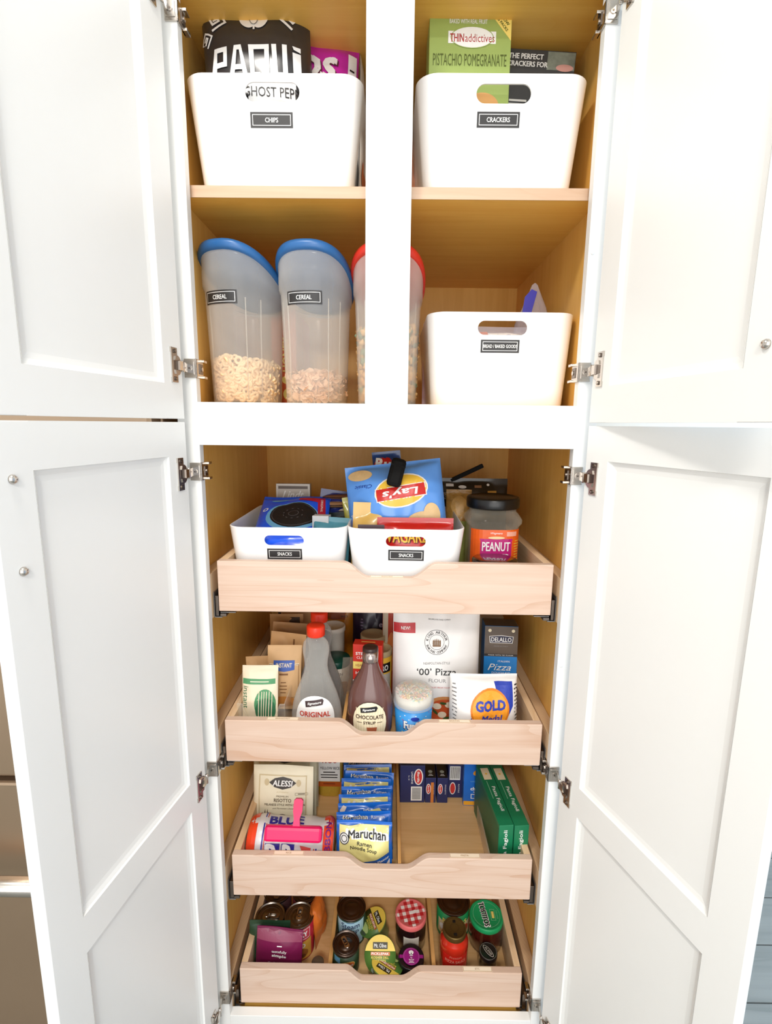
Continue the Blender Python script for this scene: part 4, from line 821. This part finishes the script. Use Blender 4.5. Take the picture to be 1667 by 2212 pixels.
carton('baking_box','grey-beige box just behind the tall dough kit box','box',(.268,.345,F2),(0,0,0),.085,.05,.200,col('beige_box',196,186,170,.5))
# frosting tub
t=thing('frosting_tub','blue frosting tub with a clear lid full of sprinkles','tub',(.0665,.103,F2),(0,0,8))
FB=col('frost_blue',52,144,214,.35)
q=MB(); q.lathe([(.037,0),(.038,.003),(.0425,.085)],FB,48); Sf=lambda u,v,o:((.038+.0045*v/.085+o)*math.sin(u/.041),-(.038+.0045*v/.085+o)*math.cos(u/.041),v)
q.art(Sf,[T('Funfetti',-.002,.052,.017,WHT,3,w=.052,bold=.05),T('Funfetti',-.001,.051,.018,col('funfetti_navy',30,50,140),2,w=.056,bold=.09),E(-.004,.068,.009,.005,GB,2),T('Vanilla',-.004,.034,.008,WHT,2,w=.026,shear=.2)]+[E(random.Random(i).uniform(-.05,.05),random.Random(i+50).uniform(.01,.08),.0016,.0012,[WHT,YEL,MAG,GRN][i%4],1,8) for i in range(40)],lay=.0004,mx=.008); q.build('tub',t)
q=MB(); q.lathe([(.0435,.083),(.0450,.084),(.0455,.092),(.0440,.094),(.0435,.112),(.0410,.116),(.036,.1175),(0,.1180)],clear('frost_lid',(240,240,238),.14,.7,.08),48); q.build('lid',t)['label']='clear domed lid'
q=MB(); r=random.Random(11); pal=[col('spr_white',240,238,230),col('spr_peach',240,196,160),col('spr_aqua',190,224,214),col('spr_yellow',242,226,170),col('spr_pink',238,200,196)]
for i in range(330):
    a=r.uniform(0,2*PI); d=.0395*math.sqrt(r.random()); Mx=Matrix.Translation((d*math.cos(a),d*math.sin(a),.1075+r.uniform(0,.0065)))@Matrix.Rotation(r.uniform(0,6),4,'Z')@Matrix.Rotation(r.uniform(.9,2.2),4,'X')
    q.add([Mx@Vector(p) for p in [(x*.0011,y*.0011,z*.0032) for x in (-1,1) for y in (-1,1) for z in (-1,1)]],[(0,1,3,2),(4,6,7,5),(0,4,5,1),(2,3,7,6),(0,2,6,4),(1,5,7,3)],r.choice(pal))
q.lathe([(.0405,.086),(.0405,.1085),(0,.1085)],col('spr_bed',226,222,212,.7),32)
o=q.build('sprinkles',t); o['kind']='stuff'; o['label']='pastel sprinkles'
# ================================================================ third pull-out: rice, noodles, pasta
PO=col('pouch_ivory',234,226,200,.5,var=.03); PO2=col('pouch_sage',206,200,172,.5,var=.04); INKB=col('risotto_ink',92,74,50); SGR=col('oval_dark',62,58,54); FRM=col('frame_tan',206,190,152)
def risotto(label,loc,rot,mat,seed,w=.150,h=.205):
    mb=MB(); F=bag(mb,w,h,.028,mat,seed,wr=.0015,crimp=.010)
    mb.art(F,[FR(-w*.40,.02,w*.40,h-.022,.003,FRM,1),P([(-.034,h-.040),(-.020,h-.030),(0,h-.026),(.020,h-.030),(.034,h-.040),(.020,h-.051),(0,h-.056),(-.020,h-.051)],SGR,2),T('ALESSI',0,h-.041,.0135,WHT,3,w=.050,bold=.02,shear=.15),E(-.040,h-.040,.006,.008,FRM,2),E(.040,h-.040,.006,.008,FRM,2),
      T('AUTHENTIC',0,h-.063,.003,FRM,2,w=.03),T('PREMIUM',0,h-.073,.0042,INKB,2,w=.030),T('RISOTTO',.001,h-.0825,.0085,INKB,2,w=.043,bold=.015),T('MILANESE STYLE WITH SAFFRON',.006,h-.0935,.0055,INKB,2,w=.100,bold=.01),T('and Parmesan Cheese',.004,h-.1025,.004,INKB,2,w=.056,shear=.4),FR(.032,h-.069,.063,h-.063,.0005,INKB,2),LINES(.0475,h-.0665,.026,1,.004,.0016,INKB,2),
      E(-.028,h-.13,.010,.012,col('wheat_dark',74,50,40),2),E(0,h-.125,.012,.008,col('wheat_dark',74,50,40),2)]+[P([(x,h-.122),(x+.0035,h-.105),(x+.005,h-.122)],col('wheat_dark',74,50,40),2) for x in (-.046,-.040)],lay=.0005,mx=.012)
    return solo('rice_pouch',mb,label,'rice pouch',loc,rot,'ivory rice pouches')
risotto('front ivory risotto pouch with a dark oval crest behind the rolled rice bag',(-.250,.172,F3),(-8,0,-2),PO,121,.150,.186)
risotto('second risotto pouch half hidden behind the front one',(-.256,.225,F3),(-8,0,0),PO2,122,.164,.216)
risotto('greyish risotto pouch at the back right of the other two',(-.258,.275,F3),(-8,0,2),PO2,123,.164,.206)
# rolled rice bag
t=thing('rice_bag','clear rolled rice bag with orange bands and blue lettering beside the front rim','bag of rice',(-.218,.112,F3),(0,3,2))
RPL=col('rice_film',226,222,224,.3,coat=.5,var=.06,bump=.35,scale=24); BND=col('band_orange',236,70,36,.3,coat=.4); BLT=col('rice_blue',48,40,150,.4)
RB=.049
def rollr(x): 
    e=min(1,max(0,(.1-abs(x))/.012)); return RB*(.80+.20*math.sqrt(e))*(1+.035*math.sin(x*70)+.02*math.sin(x*160))
q=MB(); nx=40
for xa,xb,m,nm in ((-.100,.100,RPL,0),):
    q.grid(lambda a,b:(-.100+.2*a,-rollr(-.1+.2*a)*math.cos(2*PI*b)*(1+.03*math.sin(6*PI*b)),.052+rollr(-.1+.2*a)*math.sin(2*PI*b)),nx,40,m)
    for s_ in (-1,1): q.add([(s_*.100,-rollr(.1)*math.cos(2*PI*i/24),.052+rollr(.1)*math.sin(2*PI*i/24)) for i in range(24)]+[(s_*.090,0,.052)],[(i,(i+1)%24,24) for i in range(24)],m,True)
Sr=lambda u,v,o:(u,-(rollr(u)*(1+.03*math.sin(3*v/RB))+o)*math.cos(v/RB),.052+(rollr(u)*(1+.03*math.sin(3*v/RB))+o)*math.sin(v/RB))
aq=math.pi*RB
q.art(Sr,[A(-.0995,-aq*.4,-.078,aq*.8,BND,1),A(.076,-aq*.4,.0995,aq*.8,BND,1),T('RIBBON',.087,.036,.013,col('band_purple',120,30,120),2,rot=90,w=.080,bold=.03),
  A(-.064,-.06,-.061,.11,BLT,1),A(-.059,-.06,-.057,.11,col('rice_red',200,50,50),1),A(.060,-.06,.063,.02,BLT,1),A(.0555,-.06,.0575,.02,col('rice_red',200,50,50),1),
  T('BLUE',-.012,.079,.022,BLT,2,w=.078,bold=.04),A(-.055,-.008,-.022,.028,BLT,1),T('R',-.039,.010,.030,WHT,2,w=.026,bold=.05),A(-.018,-.008,.012,.028,BLT,1),T('R',-.003,.010,.030,WHT,2,w=.022,bold=.05),P([(.024,.026),(.050,.022),(.048,.010),(.030,.014)],col('rice_red2',214,80,74),1),A(.016,-.004,.05,.008,WHT,1)],lay=.0012,mx=.005,smooth=True)
q.build('bag_body',t)
PINK=col('clip_pink',232,18,96,.4)
q=MB(); q.box(-.065,.066,-.010,.012,-.0165,.0165,PINK,.007)
solo('bag_clip',(lambda m:(m.prism([(-.009,.010),(-.007,.030),(-.0105,.045),(-.0105,.066),(-.006,.070),(.006,.070),(.0105,.066),(.0105,.045),(.006,.030),(.009,.010)],lambda u,v,d:(u+.006,d+(v-.010)*.2,v),-.004,.004,PINK),m)[1])(q),'hot pink bag clip with an upright handle across the rolled rice bag','clip',(-.203,.070,F3+.106),(-22,3,2))
t=thing('rice_jar','square jar of yellow rice with a white and red label','jar',(-.150,.345,F3),(0,0,0))
q=MB(); rj=lambda w_,z,r:[(x,y,z) for x,y in rrect(w_,w_*.9,r,6)]
loft(q,[rj(.066,0,.02),rj(.073,.004,.022),rj(.073,.150,.022),rj(.05,.165,.02)],col('rice_yellow',214,180,60,.3,coat=.6,var=.12,scale=160)); q.build('jar_body',t)
q=MB(); q.art(flat(-.0330),[A(-.030,.050,.030,.128,WHT,1),A(-.035,.034,.035,.049,col('jar_band',196,92,32),1),T('VIGO',.0,.116,.017,col('label_red',172,40,44),2,w=.046,bold=.05),T('YELLOW RICE',.002,.091,.0085,BLK,2,w=.054,bold=.01),LINES(0,.077,.05,3,.008,.003,CHALK,2),LINES(0,.041,.05,1,.004,.004,col('jar_band2',150,60,24),2)],lay=.0004); q.build('label',t)
# instant noodle packs
NBL=col('noodle_blue',20,104,206,.28,coat=.5,var=.15,scale=20); NYL=col('noodle_yellow',236,226,150,.3,coat=.4,var=.06); NWH=WHT
def noodles(label,loc,rot,seed,flip=False,w=.130,h=.112,kind='face'):
    mb=MB(); F=bag(mb,w,h,.030,NBL,seed,wr=.0048,crimp=.008)
    yb=[(-.058,.084),(-.030,.0845),(.058,.087),(.058,.040),(.010,.022),(-.036,.012),(-.056,.030)]
    k=.018 if kind=='face' else 0
    if kind=='face': yb=[(-.058,.104),(-.030,.1035),(.058,.105),(.058,.046),(.010,.028),(-.036,.016),(-.056,.034)]
    art=[P(yb,NYL,1),T('Maruchan',.008,.070+k,.0205,NWH,2,w=.096,bold=.08),T('Maruchan',.008,.070+k,.0175,BLK,3,w=.086,bold=.02),E(-.045,.060+k,.012,.014,NWH,2),RING(-.045,.060+k,.0112,.0132,.0018,BLK,3),RING(-.045,.060+k,.007,.008,.0016,BLK,3),
      T('Ramen',.002,.049+k,.0085,CHALK,2,w=.034,bold=.01),T('Noodle Soup',.0,.0375+k,.0105,CHALK,2,w=.062,bold=.01),T('Soy Sauce Flavor',.024,.024,.0085,NWH,2,w=.072,bold=.02,rot=17)]
    if kind!='face': art+=[T('Soy Sauce',-.008,.0905,.0065,NWH,2,w=.046,bold=.02),T('Flavor',.032,.0908,.0045,NWH,2,w=.022),T('Maruchan',-.020,.1005,.0075,NWH,2,w=.058,bold=.06),T('Maruchan',-.020,.1005,.0065,BLK,3,w=.054,bold=.01),T('Ramen',.034,.1005,.006,NWH,2,w=.032)]
    art.append(P([(.052,.004),(.06,.012),(.06,.030),(.044,.008)],col('noodle_white',226,214,206),1))
    mb.art(F,art,lay=.0010,mx=.006,smooth=True)
    if flip:
        mb.v=[(-x,y,h-z) for x,y,z in mb.v]; mb.f=[tuple(reversed(f)) for f in mb.f]
    return solo('noodle_pack',mb,label,'noodles',loc,rot,'instant noodle packs in a row')
NL=['front pack of the noodle row, its whole face showing above the scooped rim','second noodle pack from the front of the row','third noodle pack from the front, turned upside-down','fourth noodle pack from the front of the row','fifth noodle pack from the front of the row','sixth noodle pack from the front of the row','seventh noodle pack from the front of the row','eighth noodle pack from the front of the row','hindmost noodle pack of the row, below the bag of egg noodles']
rr=random.Random(9)
for i in range(9):
    noodles(NL[i],(-.0415+rr.uniform(-.003,.003),.080+i*.0262,F3+.004),(-12-i*1.6,rr.uniform(-3.5,3.5),rr.uniform(-4,4)),140+i,i==2,kind='band' if i in (1,2,4,6,8) else 'face')
mb=MB(); F=bag(mb,.124,.170,.06,col('egg_noodle',226,170,70,.4,coat=.5,var=.45,scale=60,bump=.6),160,wr=.004)
mb.art(F,[E(0,.118,.038,.026,col('noodle_label',52,36,44),1),RING(0,.118,.037,.025,.002,WHT,2),T('EGG NOODLES',0,.105,.007,WHT,2,w=.05),A(-.058,.01,-.030,.06,col('clear_patch',206,190,176),1)],lay=.0006,mx=.012)
solo('noodle_bag',mb,'bag of golden egg noodles behind the row of noodle packs','noodles',(-.034,.405,F3),(-3,0,0))
# pasta boxes
NV=col('pasta_navy',34,44,96,.42); PRD=col('pasta_red',206,52,52,.4)
def oval(u,v,ru,rv,rot=0): return [E(u,v,ru,rv,WHT,2),E(u,v,ru*.78,rv*.86,PRD,3)]
carton('pasta_box','wide navy lasagna box with a barcode at the left of the pasta boxes','pasta',(.079,.350,F3),(-2,0,1),.068,.11,.110,NV,
  oval(.016,.077,.0125,.024)+[T('Barilla',.016,.077,.006,WHT,4,rot=-90,w=.032,shear=.2,bold=.02),T('LASAGNE',-.001,.074,.0048,WHT,2,rot=-90,w=.036,bold=.01),T('No. 189',-.010,.074,.003,WHT,2,rot=-90,w=.014),A(-.004,.006,.026,.048,WHT,1)]+[A(-.001,.010+.0016*i*1.3,.023,.011+.0016*i*1.3,CHALK,2) for i in range(17)],tops=[A(-.03,-.05,.03,.05,col('pasta_top',22,24,40),1)])
for x,l,lab in ((.1300,True,'narrow navy pasta box with an orange stripe beside the lasagna box'),(.1625,False,'narrow navy pasta box second from the lasagna box')):
    carton('pasta_box',lab,'pasta',(x,.345,F3),(0,0,0),.0295,.095,.076,NV,oval(-.006,.043,.0065,.016)+[T('Barilla',-.006,.043,.0035,WHT,4,rot=-90,w=.02,bold=.02),T('SPAGHETTI',.008,.042,.003,WHT,2,rot=-90,w=.03)]+([A(.0005,.001,.0085,.063,col('pasta_orange',216,128,60),2)] if l else []),
      tops=[A(-.0135,-.046,.0135,.046,BLK,1),E(0,-.022,.006,.006,col('icon_grey',170,180,170),2),LINES(0,-.034,.014,2,.005,.002,WHT,2)])
carton('pasta_box','navy pasta box with a white barcode end right of the narrow ones','pasta',(.201,.365,F3),(0,0,0),.042,.095,.102,NV,oval(-.008,.030,.0085,.019)+[T('ROTINI',.009,.03,.004,WHT,2,rot=-90,w=.026),A(-.017,.056,.012,.098,WHT,1)]+[A(-.015+.0024*i,.060,-.0138+.0024*i,.096,CHALK,2) for i in range(11)])
carton('macaroni_box','bright blue macaroni and cheese box with a yellow base','pasta',(.2655,.305,F3),(-1,0,-2),.092,.035,.178,col('mac_blue',28,112,214,.38),
  [E(.005,.152,.040,.030,col('mac_purple',64,40,110),2),RING(.005,.152,.040,.030,.003,YEL,3),T('CHEESE',.005,.150,.010,col('mac_orange',244,140,50),3,w=.058,bold=.03),T('FLAVOR',.005,.136,.004,WHT,3,w=.02)]+[E(x,y,.012,.008,col('mac_gold',240,160,50,var=.25,scale=90),2,rot=a) for x,y,a in ((-.010,.100,20),(.006,.106,-30),(-.002,.092,60),(.014,.095,10),(-.028,.160,40),(.034,.160,-20))]+
  [T('unbelievable',-.006,.074,.0045,SKY,2,w=.044),T('the',.0,.064,.006,WHT,2,w=.014,bold=.02),T('cheesiest',.0,.052,.010,WHT,2,w=.054,bold=.03),LINES(0,.041,.06,1,.003,.002,WHT,2),A(-.045,.002,.045,.014,col('mac_yellow',248,180,50),1)]+[FR(-.026+.016*i,.022,-.013+.016*i,.036,.002,WHT,2) for i in range(4)])
DGR=col('soup_green',22,120,80,.4)
for i,(x,lab) in enumerate(((.2712,'left green soup mix box of the pair at the right side'),(.3060,'right green soup mix box of the pair, against the drawer side'))):
    carton('soup_box',lab,'box',(x,.168,F3),(0,0,5.0),.0335,.205,.140,DGR,[T('Pasta Fagioli',0,.080,.011,WHT,1,rot=90,w=.094,bold=.01)],side=[A(-.10,.01,.10,.13,col('soup_side',16,100,66),1)],
      tops=[T('Pasta Fagioli',.004,-.020,.011,WHT,1,rot=-90,w=.080,bold=.01),LINES(-.006,-.02,.002,1,.01,.06,col('soup_pale',150,200,170),1),A(-.010,.045,.010,.088,CRM,1),E(0,.066,.003,.003,GOLD,2)],group='green soup mix boxes')

# ================================================================ bottom pull-out: cans and jars
TIN=M('tin_lid',(150,142,134),.28,1,var=.06); TIND=M('tin_lid_dark',(112,98,90),.32,1,var=.08); TINB=M('tin_bright',(240,236,230),.22,1,var=.03)
def can(label,loc,r,h,body,art=(),tab=0,lid=TIN,rot=(0,0,0),group='tins in the bottom pull-out',small=False):
    t=thing('food_can',label,'can',loc,rot,group)
    q=MB(); q.lathe([(r*.95,0),(r,.002),(r,.004),(r*.985,.006),(r*.985,h-.006)],body,52); q.art(cyl(r*.985),art,lay=.0004,mx=.008); q.build('body',t)
    q=MB(); q.lathe([(r*.985,h-.006),(r*1.01,h-.004),(r*1.015,h-.001),(r*1.0,h),(r*.96,h-.001),(r*.945,h-.004),(r*.86,h-.0042),(r*.84,h-.0030),(r*.80,h-.0042),(r*.74,h-.0042),(r*.72,h-.0030),(r*.68,h-.0046),(r*.45,h-.0046),(r*.43,h-.0038),(0,h-.0042)],lid,56); q.build('can_lid',t)
    if tab is not None:
        q=MB(); k=r/.036; P2=[(.007*k*math.cos(R(a)),.0075*k*math.sin(R(a))+.006*k) for a in range(-20,201,20)]+[(-.0065*k,-.018*k),(-.004*k,-.022*k),(.004*k,-.022*k),(.0065*k,-.018*k)]
        Mx=Matrix.Rotation(R(tab),4,'Z')
        def ringp(pts,c,f): return [(c[0]+(x-c[0])*f,c[1]+(y-c[1])*f) for x,y in pts]
        inn=ringp(P2,(0,-.006*k),.62); n=len(P2); z0,z1=h-.0030,h-.0012
        vs=[Mx@Vector((x,y,z)) for z in (z0,z1) for pts in (P2,inn) for x,y in pts]
        fs=[]
        for i in range(n):
            j=(i+1)%n; fs+=[(2*n+i,2*n+j,3*n+j,3*n+i),(i,n+i,n+j,j),(i,j,2*n+j,2*n+i),(n+i,3*n+i,3*n+j,n+j)]
        q.add(vs,fs,TINB); q.add([Mx@Vector(((.004*k)*math.cos(2*PI*i/14),.009*k+(.004*k)*math.sin(2*PI*i/14),z)) for z in (z0-.001,z1+.0006) for i in range(14)],[tuple(range(14))[::-1],tuple(range(14,28))]+[(i,(i+1)%14,14+(i+1)%14,14+i) for i in range(14)],TINB)
        q.add([Mx@Vector(p) for p in ((-.0062*k,-.002*k,z0),(.0062*k,-.002*k,z0),(.0062*k,.0015*k,z0),(-.0062*k,.0015*k,z0),(-.0062*k,-.002*k,z1),(.0062*k,-.002*k,z1),(.0062*k,.0015*k,z1),(-.0062*k,.0015*k,z1))],[(0,3,2,1),(4,5,6,7),(0,1,5,4),(1,2,6,5),(2,3,7,6),(3,0,4,7)],TINB)
        q.build('pull_tab',t)['label']='bright ring-pull tab'
    return t
can('ring-pull tin at the left wall with its tab pointing right',(-.2815,.142,F4),.0362,.098,col('can_grey',92,82,74,.35,metal=.3),(),90)
can('ring-pull tin of baked beans with a red label second from the left wall',(-.2080,.144,F4),.0362,.098,col('bean_red',176,32,52,.35),
  [FR(-.034,.062,.034,.090,.0012,WHT,2),T('SMOKY',.003,.075,.013,WHT,2,w=.046,bold=.05,rot=3),T('OLD',-.004,.0865,.004,WHT,2),P([(-.036,.002),(.038,.002),(.038,.058),(-.036,.050)],col('bean_gold',216,166,70,.35),1),T('BAKED',.0,.044,.011,WHT,2,w=.04,bold=.02),E(.0,.022,.028,.016,col('bean_photo',150,92,36,var=.4,scale=90),2),E(.014,.016,.007,.005,col('bean_dark',96,50,22),3)],180)
can('dark tin half hidden behind the two ring-pull tins, nearer the left wall',(-.280,.222,F4),.0362,.085,col('can_dark',70,44,48,.35),(),0,TIND)
can('dark tin half hidden behind the baked bean tin',(-.204,.224,F4),.0362,.085,col('can_maroon',110,42,48,.35),(),40,TIND)
mb=MB(); bag(mb,.060,.118,.03,col('orange_packet',206,108,40,.3,coat=.4,var=.3,scale=20),171,wr=.004)
solo('seasoning_packet',mb,'orange packet standing right of the baked bean tin','packet',(-.160,.165,F4),(-6,4,78))
mb=MB(); F=bag(mb,.112,.122,.018,col('plum_packet',118,24,72,.35,coat=.3,var=.12,scale=16),172,wr=.0016,crimp=.006)
mb.art(F,[A(-.055,.093,.055,.117,col('plum_pale',146,68,96,.4),1),T('tastefully',.002,.0705,.008,WHT,2,w=.036,bold=.01),T('simple',.002,.0605,.008,WHT,2,w=.034,bold=.05),LINES(.002,.083,.018,1,.003,.0024,WHT,2),T('Garlic Garlic',-.002,.041,.0085,col('plum_ink',220,190,206),2,w=.046,shear=.3),T('Seasoning',-.002,.030,.007,col('plum_ink',220,190,206),2,w=.036)],lay=.0005,mx=.012)
solo('seasoning_packet',mb,'plum seasoning packet leaning against the front left tins','packet',(-.249,.073,F4),(-9,2,-2))
mb=MB(); bag(mb,.10,.122,.018,col('forest_packet',40,70,48,.4,var=.2),173,wr=.0016)
solo('seasoning_packet',mb,'dark green packet showing at the left edge of the plum one','packet',(-.2735,.094,F4-.004),(-9,0,2))
q=MB(); q.lathe([(.012,0),(.013,.002),(.013,.050),(.0145,.051),(.0145,.060),(.012,.0625),(0,.063)],col('small_cap',88,72,56,.4),28)
solo('spice_bottle',q,'tiny brown-capped bottle by the front rim left of the divider','bottle',(-.150,.062,F4))
can('tin with a pale blue label behind the orange-badged tin',(-.0790,.181,F4),.0372,.083,col('corn_green',28,66,52,.35),
  [P([(-.034,.008),(.034,.008),(.040,.074),(-.040,.074)],col('corn_sky',170,206,222,.35),1),T('Steam',.0,.0635,.014,col('corn_navy',44,50,90),2,w=.048,bold=.01),T('Crisp',.0,.0475,.015,col('corn_navy',44,50,90),2,w=.044,bold=.01),LINES(0,.0725,.03,1,.003,.002,col('corn_mid',110,150,190),2)],None,TIND)
can('small ring-pull tin with an orange badge at the front left of the centre',(-.0865,.104,F4),.0325,.064,col('veg_green',44,66,40,.35),
  [A(-.030,.040,-.012,.056,col('veg_sky',110,180,224),1),E(.006,.036,.019,.011,col('veg_orange',216,110,50),2),RING(.006,.036,.019,.011,.0012,YEL,3),T('Del Monte',.006,.036,.006,WHT,3,w=.028,bold=.02),E(-.004,.012,.024,.010,col('veg_photo',110,140,80,var=.4,scale=90),1)],-150,TIND)
PKG=col('pickle_green',88,128,56,.4,var=.08); PKY=col('pickle_yellow',234,202,84,.4); PKD=col('pickle_dark',60,74,40); PKL=col('pickle_pale',178,196,120)
def pickle(label,loc,rot,seed=0):
    t=thing('pickle_cup',label,'cup',loc,rot,'foil-lidded pickle cups')
    q=MB(); q.lathe([(.028,0),(.029,.002),(.034,.040),(.0375,.0415),(.0375,.0430)],col('cup_green',150,168,96,.25,coat=.5,var=.15,scale=50),44); q.build('cup',t)
    q=MB(); q.lathe([(.0380,.0430),(.0382,.0436),(0,.0440)],PKG,44)
    q.art(top(.0440),[E(0,0,.0372,.0372,PKY,1,a0=10,a1=170),A(-.018,.010,.018,.023,col('pickle_ink',52,44,22),2),T('Mt. Olive',0,.0165,.0075,WHT,3,w=.030,bold=.01),A(-.023,-.002,.024,.005,col('pickle_orange',200,104,40),2),T('PICKLEPAK',0,.0015,.0045,WHT,3,w=.042,bold=.02),T('KOSHER DILL',0,-.0055,.0045,PKY,2,w=.042,bold=.02),T('PETITES',0,-.0115,.0045,PKY,2,w=.028,bold=.02),E(0,-.022,.018,.007,PKL,2),E(-.012,-.030,.010,.005,PKD,3,rot=-20),E(.010,-.031,.011,.004,PKD,3,rot=20)],lay=.0003); q.build('foil_lid',t)
    return t
pickle('upright-facing pickle cup in the middle, on top of its two neighbours',(-.002,.112,F4+.018),(36,0,0))
pickle('pickle cup at the back of the three, its label turned sideways',(-.006,.172,F4+.012),(24,-4,-70))
pickle('pickle cup at the front of the three, its label turned away',(.010,.062,F4+.003),(14,0,150))
def jar(label,loc,r,h,mat,rl,lidh,lidm,lidart=(),art=(),rot=(0,0,0),glass=None,name='glass_jar',lidprof=None):
    t=thing(name,label,'jar',loc,rot,'jars in the bottom pull-out')
    q=MB(); q.lathe([(r*.92,0),(r,.004),(r,h-lidh-.018),(r*.94,h-lidh-.010),(rl*.95,h-lidh-.002),(rl*.95,h-lidh+.002)],mat,44); q.art(cyl(r),art,lay=.0004,mx=.008); q.build('jar_body',t)
    q=MB(); q.lathe([(rl*.99,h-lidh),(rl,h-lidh+.001),(rl,h-.002),(rl*.97,h),(rl*.90,h-.0004),(rl*.86,h-.0012),(0,h-.0012)],lidm,52,flute=lambda a,z:.008*math.cos(a*44) if h-lidh<z<h-.003 else 0); q.art(top(h-.0006),lidart,lay=.0003); q.build('jar_lid',t)
    return t
GW=col('gingham_white',244,236,232,.4); GR2=col('gingham_mid',224,110,110,.4); GR1=col('gingham_red',196,36,42,.4)
chk=[]; n=9; rl=.0395; s_=2*rl/n
for i in range(n):
    for j in range(n):
        cx,cy=-rl+(i+.5)*s_,-rl+(j+.5)*s_
        if math.hypot(abs(cx)+s_*.30,abs(cy)+s_*.30)>rl*.97: continue
        m=GR1 if (i%2 and j%2) else GW if not (i%2 or j%2) else None
        if m: chk.append((rot2([(cx-s_/2,cy-s_/2),(cx+s_/2,cy-s_/2),(cx+s_/2,cy+s_/2),(cx-s_/2,cy+s_/2)],0,0,12),[(0,1,2,3)],m,1))
JAM=col('jam_dark',34,16,18,.08,coat=1,var=.3,scale=40)
jar('dark jam jar with a red and white gingham lid',(.0755,.168,F4),.0390,.083,JAM,.0400,.014,GR2,chk+[P([(.0,.003),(.012,.008),(.013,-.001),(.004,-.004),(-.004,-.001)],GW,3)],[A(-.02,.02,.02,.05,col('jam_label',224,216,204),1)])
PUR=col('seal_purple',150,28,122,.4)
jar('dark fig spread jar with a round purple seal and side tabs',(.0735,.083,F4),.0335,.054,col('fig_dark',26,18,20,.08,coat=1,var=.3,scale=40),.0310,.013,col('fig_lid',24,20,24,.25),
  [A(-.0308,-.004,.0308,.004,PUR,1),E(0,0,.0205,.0205,PUR,2,36),RING(0,0,.0185,.0185,.0005,col('seal_pale',214,140,200),3),E(0,.009,.006,.005,WHT,3),A(-.001,.002,.001,.008,WHT,3),LINES(0,.001,.012,1,.003,.0016,WHT,3),T('Fig',0,-.0035,.0035,WHT,3,bold=.02),T('Spread',0,-.008,.0035,WHT,3,w=.012,bold=.03),LINES(0,-.012,.014,2,.0025,.0012,WHT,3)])
PZ=col('pizza_red',196,44,26,.15,coat=1,var=.15)
t=jar('red pizza sauce jar with a bronze lid right of the divider',(.1795,.108,F4),.0345,.110,PZ,.0285,.014,col('bronze_lid',108,86,44,.35,metal=.6),
  [RING(0,0,.0245,.0245,.0008,col('bronze_dark',70,54,30,.4,metal=.5),1),RING(0,0,.010,.010,.0005,col('bronze_dark',70,54,30,.4,metal=.5),1),A(-.003,.012,.004,.019,BLK,1),A(-.004,-.020,.004,-.013,BLK,1)],[T('Premium',0,.062,.006,col('sauce_pale',250,170,150),1,w=.030,shear=.2),T('PIZZA SAUCE',0,.050,.0075,col('sauce_pale',250,170,150),1,w=.052,bold=.02),A(-.034,.012,.034,.066,col('sauce_label',226,40,32,.3),0.5)])
TG=col('lid_bright_green',30,160,96,.4); TGL=col('lid_pale_green',150,210,170)
jar('dark salsa jar with a bright green lid at the right side of the bottom pull-out',(.2705,.170,F4),.0425,.079,col('salsa_dark',74,24,16,.12,coat=1,var=.4,scale=60),.0430,.013,TG,
  [RING(0,0,.0345,.0345,.0006,TGL,1),T('TOSTITOS',-.006,.0,.014,WHT,2,rot=-84,w=.066,bold=.10),T('TOSTITOS',-.006,.0,.0125,BLK,3,rot=-84,w=.062,bold=.04),FR(.010,-.016,.022,.014,.0008,TGL,2),A(.013,-.010,.019,.008,YEL,2),LINES(.027,.010,.004,8,.003,.0008,TGL,2)])
jar('small dark jar with a black lid bearing a silver oval, at the right front',(.2625,.098,F4),.0225,.055,col('olive_jar',52,50,26,.1,coat=1,var=.3),.0220,.011,col('jar_black',28,24,24,.3),
  [RING(0,0,.0205,.0205,.0006,SIL,1),E(0,0,.017,.0065,SIL,2,rot=-55),E(0,0,.0155,.0052,col('jar_black',28,24,24,.3),3,rot=-55),T('ALESSI',0,0,.005,SIL,4,rot=-55,w=.022,bold=.02)])
can('large dark-topped tin with a green label behind the bronze-lidded jar',(.1895,.205,F4),.0430,.083,col('pepper_green',30,140,80,.35),
  [A(-.05,.012,.05,.052,col('pepper_cream',226,206,160,.4),1),T('PEPPERS',.0,.056,.012,YEL,2,w=.066,bold=.04),E(-.03,.034,.014,.010,WHT,2),E(.026,.034,.016,.012,col('pepper_red',190,70,40),2)],None,TIND)
